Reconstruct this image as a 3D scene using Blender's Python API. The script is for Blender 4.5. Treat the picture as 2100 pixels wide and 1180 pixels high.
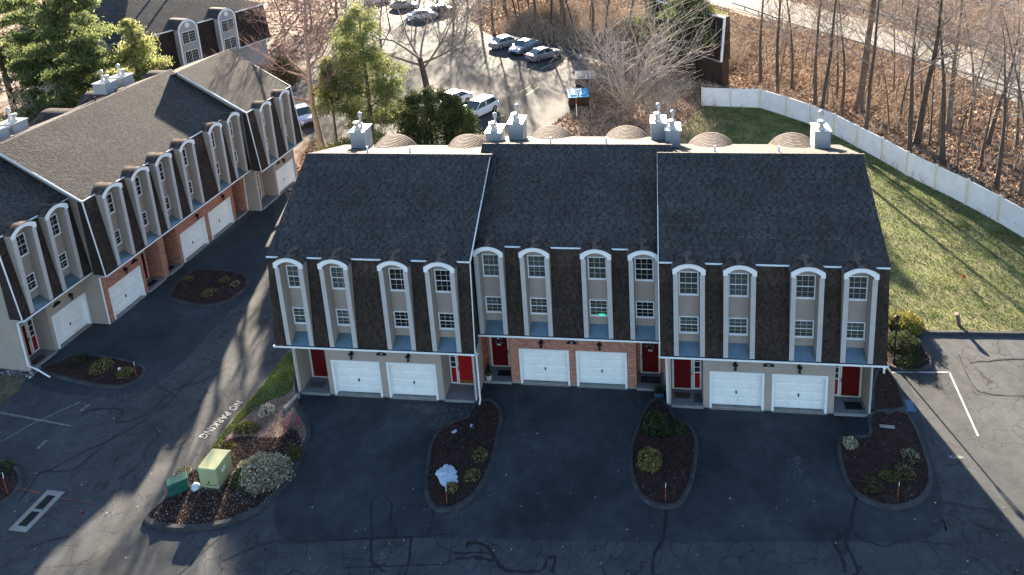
import bpy, math, random
import numpy as np
from mathutils import Vector, Matrix
from mathutils.geometry import tessellate_polygon
random.seed(7); rng=np.random.default_rng(7)
S=bpy.context.scene
for o in list(bpy.data.objects): bpy.data.objects.remove(o)
R=math.radians
# ---------------------------------------------------------------- camera
CAM=np.array([20.5977,-31.1778,28.8437]); YAW,PIT,ROL=R(-7.50982),R(14.15825),R(2.71459); FPX=1494.98; PPX,PPY=1164.41,56.03
def cam_axes():
    fwd=np.array([math.sin(YAW)*math.cos(PIT),math.cos(YAW)*math.cos(PIT),-math.sin(PIT)]); right=np.array([math.cos(YAW),-math.sin(YAW),0]); down=np.cross(fwd,right)
    c,s=math.cos(ROL),math.sin(ROL)
    return c*right+s*down,-s*right+c*down,fwd
AR,AD,AF=cam_axes()
cd=bpy.data.cameras.new('camera'); cam=bpy.data.objects.new('camera',cd); S.collection.objects.link(cam)
m=Matrix.Identity(4)
for i in range(3): m[i][0]=AR[i]; m[i][1]=-AD[i]; m[i][2]=-AF[i]; m[i][3]=CAM[i]
cam.matrix_world=m; cd.sensor_width=36; cd.sensor_fit='HORIZONTAL'; cd.lens=FPX/2100*36
cd.shift_x=-(PPX-1050)/2100; cd.shift_y=-(590-PPY)/2100
cd.clip_end=2000; cd.clip_start=.5; S.camera=cam
# ---------------------------------------------------------------- light
SUN_AZ,SUN_EL=R(15),R(17.6)      # sun stands behind the houses, a little to the left
sdir=Vector((-math.sin(SUN_AZ)*math.cos(SUN_EL),math.cos(SUN_AZ)*math.cos(SUN_EL),math.sin(SUN_EL)))
W=bpy.data.worlds.new('World'); S.world=W; W.use_nodes=True; nt=W.node_tree
bg=nt.nodes['Background']; sk=nt.nodes.new('ShaderNodeTexSky'); sk.sky_type='NISHITA'; sk.sun_disc=False
sk.sun_elevation=SUN_EL; sk.sun_rotation=-SUN_AZ; sk.air_density=1.0; sk.dust_density=.6; sk.ozone_density=2.2
nt.links.new(sk.outputs[0],bg.inputs[0]); bg.inputs[1].default_value=.052
sl=bpy.data.lights.new('sun','SUN'); sl.energy=5; sl.angle=R(.53); sl.color=(1,.85,.66)
so=bpy.data.objects.new('sun',sl); S.collection.objects.link(so); so.rotation_euler=sdir.to_track_quat('Z','Y').to_euler()
S.view_settings.view_transform='Standard'; S.view_settings.look='None'; S.view_settings.exposure=3.0; S.view_settings.gamma=1
S.view_settings.use_curve_mapping=False
# ---------------------------------------------------------------- helpers
def G(x,y,z=0.):
    d=AR*((x-PPX)/FPX)+AD*((y-PPY)/FPX)+AF; s=(z-CAM[2])/d[2]; P=CAM+s*d; return Vector(P)
def link(o,parent=None):
    S.collection.objects.link(o)
    if parent: o.parent=parent
    return o
def tag(o,label,cat,group=None):
    o['label']=label; o['category']=cat
    if group: o['group']=group
    return o
def empty(name,loc,label,cat,rz=0,group=None,sc=1):
    o=bpy.data.objects.new(name,None); link(o); o.location=loc; o.rotation_euler=(0,0,rz); o.empty_display_size=.3
    if sc!=1: o.scale=(sc,sc,sc)
    return tag(o,label,cat,group)
def dup(o,parent=None,loc=None,name=None):
    c=o.copy(); S.collection.objects.link(c); c.parent=parent
    if loc is not None: c.location=loc
    return c
def tree_copy(o,parent=None):
    c=o.copy(); S.collection.objects.link(c); c.parent=parent
    for ch in o.children: tree_copy(ch,c)
    return c
class MB:
    def __init__(s): s.v=[];s.f=[];s.m=[];s.t=[]
    def quad(s,a,b,c,d,mi=0,t=1.):
        n=len(s.v); s.v+=[tuple(a),tuple(b),tuple(c),tuple(d)]; s.f.append((n,n+1,n+2,n+3)); s.m.append(mi); s.t.append(t)
    def poly(s,pts,mi=0,t=1.):
        n=len(s.v); s.v+=[tuple(p) for p in pts]; s.f.append(tuple(range(n,n+len(pts)))); s.m.append(mi); s.t.append(t)
    def box(s,x0,x1,y0,y1,z0,z1,mi=0,t=1.):
        n=len(s.v); s.v+=[(x,y,z) for z in(z0,z1) for y in(y0,y1) for x in(x0,x1)]
        for q in((0,2,3,1),(4,5,7,6),(0,1,5,4),(2,6,7,3),(0,4,6,2),(1,3,7,5)): s.f.append(tuple(n+i for i in q)); s.m.append(mi); s.t.append(t)
    def prism(s,poly,a,b,fn,mi=0,t=1.):   # poly 2D list, extruded between a and b ; fn(u,v,w)->xyz
        n=len(s.v); k=len(poly)
        s.v+=[fn(u,v,a) for u,v in poly]+[fn(u,v,b) for u,v in poly]
        s.f.append(tuple(range(n,n+k))[::-1]); s.f.append(tuple(range(n+k,n+2*k)))
        for i in range(k): j=(i+1)%k; s.f.append((n+i,n+j,n+k+j,n+k+i))
        s.m+=[mi]*(k+2); s.t+=[t]*(k+2)
    def tube(s,pts,rad,n=6,mi=0,t=1.,cap=True):
        pts=[Vector(p) for p in pts]; rad=rad if isinstance(rad,(list,tuple)) else [rad]*len(pts)
        rings=[]
        for i,p in enumerate(pts):
            d=(pts[min(i+1,len(pts)-1)]-pts[max(i-1,0)]).normalized(); a=d.orthogonal().normalized(); 
            if i and True:
                a=(pa-d*pa.dot(d)); a=a.normalized() if a.length>1e-4 else d.orthogonal().normalized()
            pa=a; b=d.cross(a); k=len(s.v); rings.append(k)
            for j in range(n):
                q=p+(a*math.cos(2*math.pi*j/n)+b*math.sin(2*math.pi*j/n))*rad[i]; s.v.append(tuple(q))
        for r0,r1 in zip(rings,rings[1:]):
            for j in range(n): j2=(j+1)%n; s.f.append((r0+j,r0+j2,r1+j2,r1+j)); s.m.append(mi); s.t.append(t)
        if cap:
            s.f.append(tuple(rings[0]+j for j in range(n))[::-1]); s.f.append(tuple(rings[-1]+j for j in range(n))); s.m+=[mi]*2; s.t+=[t]*2
    def cyl(s,x,y,z0,z1,r,n=12,mi=0,r1=None): s.tube([(x,y,z0),(x,y,z1)],[r,r if r1 is None else r1],n,mi)
    def build(s,name,mats,parent=None,loc=None,kind=None,smooth=False):
        me=bpy.data.meshes.new(name); me.from_pydata(s.v,[],s.f)
        for mm in (mats if isinstance(mats,(list,tuple)) else [mats]): me.materials.append(mm)
        if any(s.m): me.polygons.foreach_set('material_index',s.m)
        if any(t!=1. for t in s.t):
            a=me.attributes.new('tone','FLOAT','FACE'); a.data.foreach_set('value',s.t)
        else:
            a=me.attributes.new('tone','FLOAT','FACE'); a.data.foreach_set('value',[1.]*len(s.f))
        if smooth: me.polygons.foreach_set('use_smooth',[True]*len(s.f))
        me.update(); o=bpy.data.objects.new(name,me); link(o,parent)
        if loc is not None: o.location=loc
        if kind: o['kind']=kind
        return o
def np_mesh(name,V,F,tone,mat,parent=None,kind=None,loc=None):
    """V (n,3); F (m,k) same-size faces"""
    me=bpy.data.meshes.new(name); k=F.shape[1]
    me.vertices.add(len(V)); me.vertices.foreach_set('co',V.astype(np.float32).ravel())
    me.loops.add(F.size); me.loops.foreach_set('vertex_index',F.astype(np.int32).ravel())
    me.polygons.add(len(F)); me.polygons.foreach_set('loop_start',np.arange(0,F.size,k,dtype=np.int32)); me.polygons.foreach_set('loop_total',np.full(len(F),k,dtype=np.int32))
    a=me.attributes.new('tone','FLOAT','FACE'); a.data.foreach_set('value',tone.astype(np.float32))
    me.materials.append(mat); me.update(calc_edges=True)
    o=bpy.data.objects.new(name,me); link(o,parent)
    if loc is not None: o.location=loc
    if kind: o['kind']=kind
    return o
def structure(o): o['kind']='structure'; return o
# ---------------------------------------------------------------- materials
def M(name,col,rough=.85,var=.15,scale=3.,bump=0.,bscale=60.,metal=0.,spec=.3,attr=False,col2=None,fine=0.,sub=0.):
    m=bpy.data.materials.new(name); m.use_nodes=True; N=m.node_tree.nodes; L=m.node_tree.links; P=N['Principled BSDF']
    P.inputs['Roughness'].default_value=rough; P.inputs['Metallic'].default_value=metal; P.inputs['Specular IOR Level'].default_value=spec
    geo=N.new('ShaderNodeNewGeometry'); out=None
    c=Vector(col)
    n=N.new('ShaderNodeTexNoise'); n.inputs['Scale'].default_value=scale; n.inputs['Detail'].default_value=6; n.inputs['Roughness'].default_value=.65; L.new(geo.outputs['Position'],n.inputs['Vector'])
    r=N.new('ShaderNodeValToRGB'); r.color_ramp.elements[0].position=.32; r.color_ramp.elements[1].position=.68
    r.color_ramp.elements[0].color=(*[x*(1-var) for x in col],1); r.color_ramp.elements[1].color=(*([x*(1+var) for x in col] if col2 is None else col2),1)
    L.new(n.outputs['Fac'],r.inputs['Fac']); out=r.outputs['Color']
    if fine:
        n2=N.new('ShaderNodeTexNoise'); n2.inputs['Scale'].default_value=bscale*.6; n2.inputs['Detail'].default_value=3; L.new(geo.outputs['Position'],n2.inputs['Vector'])
        mr=N.new('ShaderNodeMapRange'); mr.inputs[1].default_value=.3; mr.inputs[2].default_value=.7; mr.inputs[3].default_value=1-fine; mr.inputs[4].default_value=1+fine; L.new(n2.outputs['Fac'],mr.inputs[0])
        mx=N.new('ShaderNodeMix'); mx.data_type='RGBA'; mx.blend_type='MULTIPLY'; mx.inputs[0].default_value=1; L.new(out,mx.inputs[6]); L.new(mr.outputs[0],mx.inputs[7]); out=mx.outputs[2]
    if attr:
        a=N.new('ShaderNodeAttribute'); a.attribute_name='tone'; mx=N.new('ShaderNodeMix'); mx.data_type='RGBA'; mx.blend_type='MULTIPLY'; mx.inputs[0].default_value=1; L.new(out,mx.inputs[6]); L.new(a.outputs['Fac'],mx.inputs[7]); out=mx.outputs[2]
    L.new(out,P.inputs['Base Color'])
    if bump:
        b=N.new('ShaderNodeBump'); nb=N.new('ShaderNodeTexNoise'); nb.inputs['Scale'].default_value=bscale; nb.inputs['Detail'].default_value=4; L.new(geo.outputs['Position'],nb.inputs['Vector']); L.new(nb.outputs['Fac'],b.inputs['Height']); b.inputs['Strength'].default_value=bump; b.inputs['Distance'].default_value=.02; L.new(b.outputs[0],P.inputs['Normal'])
    if sub:
        out_n=[x for x in N if x.type=='OUTPUT_MATERIAL'][0]; tr=N.new('ShaderNodeBsdfTranslucent'); L.new(out,tr.inputs[0]); ms=N.new('ShaderNodeMixShader'); ms.inputs[0].default_value=sub; L.new(P.outputs[0],ms.inputs[1]); L.new(tr.outputs[0],ms.inputs[2]); L.new(ms.outputs[0],out_n.inputs[0])
    return m
def Mramp(name,stops,rough=.9,sub=0.,sc=.7):   # colour chosen per face by 'tone' 0..1
    m=bpy.data.materials.new(name); m.use_nodes=True; N=m.node_tree.nodes; L=m.node_tree.links; P=N['Principled BSDF']; P.inputs['Roughness'].default_value=rough; P.inputs['Specular IOR Level'].default_value=.2
    a=N.new('ShaderNodeAttribute'); a.attribute_name='tone'; r=N.new('ShaderNodeValToRGB'); e=r.color_ramp.elements
    while len(e)<len(stops): e.new(.5)
    for i,(p,c) in enumerate(stops): e[i].position=p; e[i].color=(*c,1)
    L.new(a.outputs['Fac'],r.inputs['Fac']); geo=N.new('ShaderNodeNewGeometry'); n=N.new('ShaderNodeTexNoise'); n.inputs['Scale'].default_value=sc; n.inputs['Detail'].default_value=4; L.new(geo.outputs['Position'],n.inputs['Vector'])
    mr=N.new('ShaderNodeMapRange'); mr.inputs[1].default_value=.3; mr.inputs[2].default_value=.7; mr.inputs[3].default_value=.7; mr.inputs[4].default_value=1.25; L.new(n.outputs['Fac'],mr.inputs[0])
    mx=N.new('ShaderNodeMix'); mx.data_type='RGBA'; mx.blend_type='MULTIPLY'; mx.inputs[0].default_value=1; L.new(r.outputs[0],mx.inputs[6]); L.new(mr.outputs[0],mx.inputs[7]); L.new(mx.outputs[2],P.inputs['Base Color'])
    if sub:
        on=[x for x in N if x.type=='OUTPUT_MATERIAL'][0]; tr=N.new('ShaderNodeBsdfTranslucent'); L.new(mx.outputs[2],tr.inputs[0]); ms=N.new('ShaderNodeMixShader'); ms.inputs[0].default_value=sub; L.new(P.outputs[0],ms.inputs[1]); L.new(tr.outputs[0],ms.inputs[2]); L.new(ms.outputs[0],on.inputs[0])
    return m
def Mglass(name,tint=(.02,.03,.04),tr=.45):
    m=bpy.data.materials.new(name); m.use_nodes=True; N=m.node_tree.nodes; L=m.node_tree.links; P=N['Principled BSDF']; P.inputs['Base Color'].default_value=(*tint,1); P.inputs['Roughness'].default_value=.06; P.inputs['Specular IOR Level'].default_value=.6
    t=N.new('ShaderNodeBsdfTransparent'); t.inputs[0].default_value=(.85,.9,.9,1); ms=N.new('ShaderNodeMixShader'); ms.inputs[0].default_value=tr; L.new(P.outputs[0],ms.inputs[1]); L.new(t.outputs[0],ms.inputs[2]); L.new(ms.outputs[0],[x for x in N if x.type=='OUTPUT_MATERIAL'][0].inputs[0]); return m
def Masphalt(name,base,cracks=.5,cscale=1.1,light=1.35,mask=(.52,.62),patch=.35):
    m=bpy.data.materials.new(name); m.use_nodes=True; N=m.node_tree.nodes; L=m.node_tree.links; P=N['Principled BSDF']; P.inputs['Roughness'].default_value=.88; P.inputs['Specular IOR Level'].default_value=.25
    geo=N.new('ShaderNodeNewGeometry'); pos=geo.outputs['Position']
    def noise(s,d=6,r=.6):
        n=N.new('ShaderNodeTexNoise'); n.inputs['Scale'].default_value=s; n.inputs['Detail'].default_value=d; n.inputs['Roughness'].default_value=r; L.new(pos,n.inputs['Vector']); return n.outputs['Fac']
    def mr(x,a,b,c,d):
        q=N.new('ShaderNodeMapRange'); q.inputs[1].default_value=a;q.inputs[2].default_value=b;q.inputs[3].default_value=c;q.inputs[4].default_value=d; L.new(x,q.inputs[0]); return q.outputs[0]
    def mul(c,f):
        x=N.new('ShaderNodeMix'); x.data_type='RGBA'; x.blend_type='MULTIPLY'; x.inputs[0].default_value=1; L.new(c,x.inputs[6]); L.new(f,x.inputs[7]); return x.outputs[2]
    r=N.new('ShaderNodeValToRGB'); r.color_ramp.elements[0].color=(*[b*(1-patch) for b in base],1); r.color_ramp.elements[1].color=(*[b*light for b in base],1); r.color_ramp.elements[0].position=.35; r.color_ramp.elements[1].position=.7
    L.new(noise(.22,8,.62),r.inputs[0]); c=r.outputs[0]
    c=mul(c,mr(noise(1.4,8,.75),.3,.7,.70,1.28)); c=mul(c,mr(noise(38,2),.3,.7,.75,1.25)); c=mul(c,mr(noise(9,5,.8),.25,.75,.86,1.12))
    v=N.new('ShaderNodeTexVoronoi'); v.feature='DISTANCE_TO_EDGE'; v.inputs['Scale'].default_value=cscale
    n=N.new('ShaderNodeTexNoise'); n.inputs['Scale'].default_value=1.6; n.inputs['Detail'].default_value=5; L.new(pos,n.inputs['Vector']); ad=N.new('ShaderNodeVectorMath'); ad.operation='MULTIPLY_ADD'; L.new(n.outputs['Color'],ad.inputs[0]); ad.inputs[1].default_value=(.9,.9,0); L.new(pos,ad.inputs[2]); L.new(ad.outputs[0],v.inputs['Vector'])
    line=mr(v.outputs['Distance'],.004,.02,0,1); mask_=mr(noise(.13,3),mask[0],mask[1],1,1-cracks)
    mx=N.new('ShaderNodeMath'); mx.operation='MAXIMUM'; L.new(line,mx.inputs[0]); L.new(mask_,mx.inputs[1])
    c=mul(c,mr(mx.outputs[0],0,1,.35,1)); L.new(c,P.inputs['Base Color'])
    b=N.new('ShaderNodeBump'); b.inputs['Strength'].default_value=.35; b.inputs['Distance'].default_value=.02; L.new(noise(45,4,.7),b.inputs['Height']); L.new(b.outputs[0],P.inputs['Normal'])
    return m
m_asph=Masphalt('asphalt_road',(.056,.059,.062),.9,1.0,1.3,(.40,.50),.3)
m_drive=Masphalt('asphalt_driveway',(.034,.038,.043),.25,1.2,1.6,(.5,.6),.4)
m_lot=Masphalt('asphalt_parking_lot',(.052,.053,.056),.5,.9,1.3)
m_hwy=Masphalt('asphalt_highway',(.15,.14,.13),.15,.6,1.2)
m_kerb=M('asphalt_kerb',(.045,.045,.047),.85,.45,2,.5,40,fine=.3)
m_tar=M('tar_seal',(.012,.012,.013),.55,.2)
m_paint=M('road_paint',(.33,.33,.31),.7,.35,6,fine=.35)
m_paintf=M('faded_road_paint',(.16,.16,.16),.8,.5,6,fine=.5)
m_yel=M('yellow_paint',(.42,.30,.08),.7,.3,6,fine=.3)
m_orange=M('orange_spray_paint',(.40,.08,.03),.8,.4,8,fine=.5); m_ofade=M('faded_orange_paint',(.16,.06,.045),.8,.5,8,fine=.6)
m_roof=M('roof_shingle',(.052,.047,.045),.9,.22,.5,.6,90,attr=True,fine=.25)
m_hood=M('hood_shingle',(.078,.058,.050),.9,.22,.6,.6,90,attr=True,fine=.3)
m_mans=M('mansard_shingle',(.038,.026,.021),.9,.25,.6,.6,90,attr=True,fine=.3)
m_sid=M('vinyl_siding',(.35,.285,.24),.55,.07,1.2,fine=.04)
m_sidg=M('grey_siding',(.34,.33,.32),.55,.10,1.2,fine=.05)
m_fin=M('dormer_board',(.46,.43,.42),.5,.07,2)
m_white=M('white_trim',(.80,.80,.80),.4,.05,2)
m_whited=M('white_garage_door',(.86,.84,.80),.4,.05,1.5,fine=.03)
m_cream=M('cream_frame',(.62,.56,.47),.5,.05,2)
m_brick=M('brick',(.36,.13,.075),.88,.25,5,.4,70,attr=True,fine=.15)
m_mort=M('mortar',(.50,.42,.36),.95,.1,5)
m_conc=M('concrete',(.25,.235,.215),.9,.18,1.5,.4,40,fine=.15)
m_slab=M('porch_slab',(.17,.165,.17),.85,.15,3,fine=.1)
m_sill=M('dormer_sill_metal',(.15,.22,.26),.32,.12,4,metal=.55,spec=.5)  # blue of the reflected sky is put into the base colour
m_gut=M('gutter_dark',(.02,.03,.035),.4,.2)
m_red=M('red_door_paint',(.34,.012,.012),.3,.12,3)
m_blk=M('black_metal',(.012,.012,.013),.4,.2)
m_brass=M('brass_kick_plate',(.60,.40,.10),.3,.1,3,metal=.9)
m_glass=Mglass('window_glass',(.03,.04,.05),.72); m_dark=M('unlit_dark',(.012,.012,.012),.9,.2)
m_glassd=Mglass('dark_window_glass',(.016,.019,.022),.2)
m_blind=M('white_blind',(.55,.55,.54),.7,.06,5); m_curt=M('grey_curtain',(.30,.28,.26),.9,.2,9)
m_bark=M('bark',(.13,.10,.08),.95,.35,4,.8,30,fine=.3); m_barkd=M('dark_bark',(.075,.06,.05),.95,.35,4,.8,30,fine=.3); m_twig=M('twigs',(.27,.22,.19),.9,.25,1.5)
m_barkg=M('grey_bark',(.22,.19,.165),.95,.3,4,.6,30)
m_pine=Mramp('pine_needles',[(0,(.04,.065,.028)),(.5,(.12,.155,.06)),(1,(.32,.33,.13))],.7,.5)
m_cedar=Mramp('cedar_foliage',[(0,(.020,.034,.014)),(.6,(.06,.082,.03)),(1,(.15,.16,.055))],.8,.3)
m_beech=Mramp('retained_brown_leaves',[(0,(.12,.06,.035)),(.5,(.26,.13,.09)),(1,(.42,.24,.17))],.85,.3)
m_litter=Mramp('fallen_leaves',[(0,(.10,.05,.028)),(.35,(.23,.14,.09)),(.7,(.42,.31,.22)),(1,(.70,.58,.47))],.9,.15)
m_brush=Mramp('brush_stems',[(0,(.14,.10,.07)),(.5,(.30,.23,.17)),(1,(.55,.46,.36))],.9,.1)
m_floor=M('forest_floor',(.12,.08,.058),.95,.4,.6,.8,20,col2=(.30,.22,.165),fine=.35)
m_lawn=M('lawn_ground',(.08,.085,.032),.95,.4,.5,.8,30,col2=(.20,.18,.09),fine=.4)
m_grass=Mramp('grass_blades',[(0,(.035,.075,.014)),(.45,(.085,.16,.026)),(1,(.36,.40,.12))],.8,.25,.45)
m_mulch=M('mulch_soil',(.045,.022,.018),.95,.4,3,1,60,fine=.5)
m_chip=Mramp('bark_mulch',[(0,(.010,.006,.005)),(.6,(.055,.026,.021)),(.94,(.10,.055,.044)),(1,(.30,.25,.21))],.95)
m_dirt=M('bare_earth',(.19,.125,.095),.95,.35,1.2,.8,30,fine=.35)
m_snow=M('snow',(.52,.58,.66),.7,.2,9,1.,25)
m_gal=M('galvanised_steel',(.42,.43,.44),.45,.15,4,metal=.6)
m_stone=Mramp('pale_stones',[(0,(.08,.08,.08)),(.5,(.22,.21,.20)),(1,(.5,.48,.45))],.9)
# ---------------------------------------------------------------- ground
def smooth_closed(pts,n=6):
    out=[];k=len(pts)
    for i in range(k):
        p0,p1,p2,p3=[Vector(pts[(i+j-1)%k]) for j in range(4)]
        for a in range(n):
            t=a/n; out.append(.5*((2*p1)+(p2-p0)*t+(2*p0-5*p1+4*p2-p3)*t*t+(3*p1-p0-3*p2+p3)*t*t*t))
    return out
def smooth_open(pts,n=6):
    pts=[Vector(p) for p in pts]; P=[2*pts[0]-pts[1]]+pts+[2*pts[-1]-pts[-2]]; out=[]
    for i in range(1,len(P)-2):
        p0,p1,p2,p3=P[i-1:i+3]
        for a in range(n):
            t=a/n; out.append(.5*((2*p1)+(p2-p0)*t+(2*p0-5*p1+4*p2-p3)*t*t+(3*p1-p0-3*p2+p3)*t*t*t))
    return out+[pts[-1]]
def sheet(name,pts,z,mat,kind='structure'):
    pts=[Vector((p[0],p[1],z)) for p in pts]
    me=bpy.data.meshes.new(name); tris=tessellate_polygon([pts]); 
    fs=[]
    for t in tris:
        a,b,c=[pts[i] for i in t]
        fs.append(tuple(t) if (b-a).cross(c-a).z>0 else tuple(t)[::-1])
    me.from_pydata([tuple(p) for p in pts],[],fs); me.materials.append(mat); o=bpy.data.objects.new(name,me); link(o); o['kind']=kind; return o
def ribbon(name,pts,w,z,mat,kind='structure',jit=0.,mb=None,closed=False):
    own=mb is None; mb=mb or MB(); n=len(pts); L_=[];R_=[]
    for i,p in enumerate(pts):
        p=Vector((p[0],p[1],0)); a=Vector(pts[(i-1)%n] if closed else pts[max(i-1,0)]); b=Vector(pts[(i+1)%n] if closed else pts[min(i+1,n-1)]); d=Vector((b[0]-a[0],b[1]-a[1],0)); d=d.normalized() if d.length else Vector((1,0,0)); nn=Vector((-d.y,d.x,0)); ww=w*(1+random.uniform(-jit,jit))/2
        L_.append(p+nn*ww+Vector((0,0,z))); R_.append(p-nn*ww+Vector((0,0,z)))
    for i in range(n if closed else n-1): j=(i+1)%n; mb.quad(L_[i],R_[i],R_[j],L_[j])
    if own:
        o=mb.build(name,mat); 
        if kind: o['kind']=kind
        return o
def inside(P,poly):
    x,y=P[:,0],P[:,1]; c=np.zeros(len(P),bool); n=len(poly)
    for i in range(n):
        x1,y1=poly[i][0],poly[i][1]; x2,y2=poly[(i+1)%n][0],poly[(i+1)%n][1]
        c^=((y1>y)!=(y2>y))&(x<(x2-x1)*(y-y1)/((y2-y1) or 1e-9)+x1)
    return c
def sample(poly,n):
    a=np.array([(p[0],p[1]) for p in poly]); lo,hi=a.min(0),a.max(0); out=[]; got=0
    while got<n:
        q=rng.uniform(lo,hi,(n*2,2)); q=q[inside(q,a)]; out.append(q); got+=len(q)
    return np.concatenate(out)[:n]
def flakes(P,size,flat=.35,z0=0.,zj=.03,aspect=.6):
    """small leaf-like quads around points P(n,2|3)"""
    n=len(P); Z=np.zeros((n,3)); Z[:,:P.shape[1]]=P; Z[:,2]+=z0+rng.uniform(0,zj,n)
    a=rng.uniform(0,2*np.pi,n); u=np.stack([np.cos(a),np.sin(a),rng.normal(0,flat,n)],1); u/=np.linalg.norm(u,axis=1)[:,None]
    r=rng.normal(0,flat,(n,3)); r[:,2]+=1; v=np.cross(r,u); v/=np.linalg.norm(v,axis=1)[:,None]
    s=(size*rng.uniform(.5,1.4,n))[:,None]; 
    V=np.stack([Z-u*s,Z-v*s*aspect,Z+u*s,Z+v*s*aspect],1).reshape(-1,3); F=np.arange(4*n).reshape(n,4); return V,F
def blades(P,h,w,lean=.4,z0=0.):
    n=len(P); Z=np.zeros((n,3)); Z[:,:P.shape[1]]=P; Z[:,2]+=z0; a=rng.uniform(0,2*np.pi,n); hh=(h*rng.uniform(.5,1.3,n)) if np.isscalar(h) else h*rng.uniform(.6,1.2,n)
    d=np.stack([np.cos(a),np.sin(a),np.zeros(n)],1); t=Z+rng.normal(0,1,(n,3))*[lean,lean,0]*hh[:,None]; t[:,2]=Z[:,2]+hh
    V=np.stack([Z-d*w/2,Z+d*w/2,t],1).reshape(-1,3); return V,np.arange(3*n).reshape(n,3)
BIG=420
structure(sheet('forest_ground',[(-BIG,-150),(BIG,-150),(BIG,BIG),(-BIG,BIG)],-.06,m_floor))
LAWN_E=[G(1871,683),G(1985,684),G(2100,686),G(2320,690)]
# front road and drives: one big sheet of old asphalt
roadpoly=[(-120,-120),(120,-120),(120,LAWN_E[3][1]),*[tuple(p)[:2] for p in LAWN_E[::-1]],(31.5,7.9),(31.,3),(28,6),(-.2,6),(-3.4,7.5),(-4.5,13),(-8,24.5),(-13,25.5),(-14.5,24),(-16,24),(-17,2.2),(-24,-1),(-120,-40)]
sheet('asphalt_road',roadpoly,0.,m_asph)
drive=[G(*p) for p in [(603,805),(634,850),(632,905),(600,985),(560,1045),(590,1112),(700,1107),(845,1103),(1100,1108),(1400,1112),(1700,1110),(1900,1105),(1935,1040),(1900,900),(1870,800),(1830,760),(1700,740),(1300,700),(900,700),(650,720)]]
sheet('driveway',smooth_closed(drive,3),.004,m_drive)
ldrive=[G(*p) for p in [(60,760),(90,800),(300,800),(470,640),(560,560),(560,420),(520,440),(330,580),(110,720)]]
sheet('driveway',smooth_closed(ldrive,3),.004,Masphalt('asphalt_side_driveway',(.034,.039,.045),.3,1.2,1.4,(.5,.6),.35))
lotpoly=[G(*p) for p in [(560,215),(640,120),(700,30),(720,-30),(960,-30),(965,40),(1000,70),(1180,100),(1218,150),(1190,215),(1120,262),(1070,300),(960,345),(880,345),(700,300),(650,290),(612,262)]]
sheet('parking_lot',smooth_closed(lotpoly,3),-.03,m_lot)
# lawn right
fence_px=[(1440,218),(1498,220),(1558,222),(1612,239),(1661,256),(1710,277),(1758,303),(1808,330),(1859,360),(1917,389),(1981,421),(2046,457),(2118,500),(2196,545)]
FP=[G(*p) for p in fence_px]
lawn=[tuple(p)[:2] for p in FP]+[(60,8.0)]+[tuple(p)[:2] for p in LAWN_E[::-1]]+[(31.2,7.6),(31.2,11),(10,11),(10,20),(19,30)]
sheet('lawn',lawn,.03,m_lawn)
q=sample(lawn,130000); V,F=blades(q,.10,.045,.8,.03)
cl=np.sin(q[:,0]*1.7+np.sin(q[:,1]*1.3)*2)*.5+np.sin(q[:,1]*2.1+q[:,0]*.6)*.5
o=np_mesh('grass',V,F,np.clip(.46+.20*cl+.22*np.sin(q[:,0]*5.3+3*np.sin(q[:,1]*2.2))*np.sin(q[:,1]*4.7+2*np.sin(q[:,0]*1.9))+rng.normal(0,.2,len(q)),0,1),m_grass,kind='stuff'); tag(o,'lit green and straw coloured lawn grass inside the white fence','grass')
# litter in the woods
wood=[tuple(p)[:2] for p in FP[::1]]+[(90,0),(120,60),(95,140),(-60,150),(-15,95),(14,70),(16,50),(19,44)]
hw_near=[G(*p) for p in [(1300,-40),(1420,0),(1549,32),(1759,88),(1930,140),(2100,217),(2260,290)]]
hw_far=[G(*p) for p in [(1440,-60),(1590,-4),(1700,22),(1864,66),(1990,105),(2100,140),(2300,205)]]
hwy=[tuple(p)[:2] for p in hw_near]+[tuple(p)[:2] for p in hw_far[::-1]]
sheet('highway',hwy,.0,m_hwy)
hw2=[G(*p) for p in [(1900,-40),(1970,-6),(2100,24),(2260,60)]]; 
sheet('highway',[tuple(p)[:2] for p in hw2]+[(hw2[3][0]+30,hw2[3][1]+30),(hw2[0][0]+30,hw2[0][1]+40)],.0,m_hwy)
def litter(poly,n,size,excl=(),name='leaf_litter',label='',z=-.05):
    q=sample(poly,n)
    for e in excl: q=q[~inside(q,[(p[0],p[1]) for p in e])]
    V,F=flakes(q,size,1.0,z,.12,.7); o=np_mesh(name,V,F,np.clip(rng.beta(2,2.2,len(q)),0,1),m_litter,kind='stuff'); tag(o,label,'fallen leaves')
litter([tuple(p)[:2] for p in FP]+[(75,5),(70,50),(50,72),(30,92),(22,60)],110000,.17,[hwy],label='orange brown fallen leaves covering the ground between fence and highway')
litter([(-14,26),(-4,13),(0,12.5),(10,12.5),(20,12.5),(30,30),(28,45),(27,62),(8,62),(12,50),(8,40),(0,36),(-12,36),(-16,38)],38000,.13,[lotpoly,lawn],label='brown leaves on the slope between townhouses and parking lot')
litter([(60,70),(80,60),(100,90),(60,130),(40,100)],16000,.25,[hwy],label='dry leaves on the far side of the highway')
litter([(14,65),(30,60),(34,88),(20,130),(-20,140),(-12,80),(0,74)],40000,.25,[hwy,lotpoly],label='leaves under the trees beyond the parked silver cars')
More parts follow.
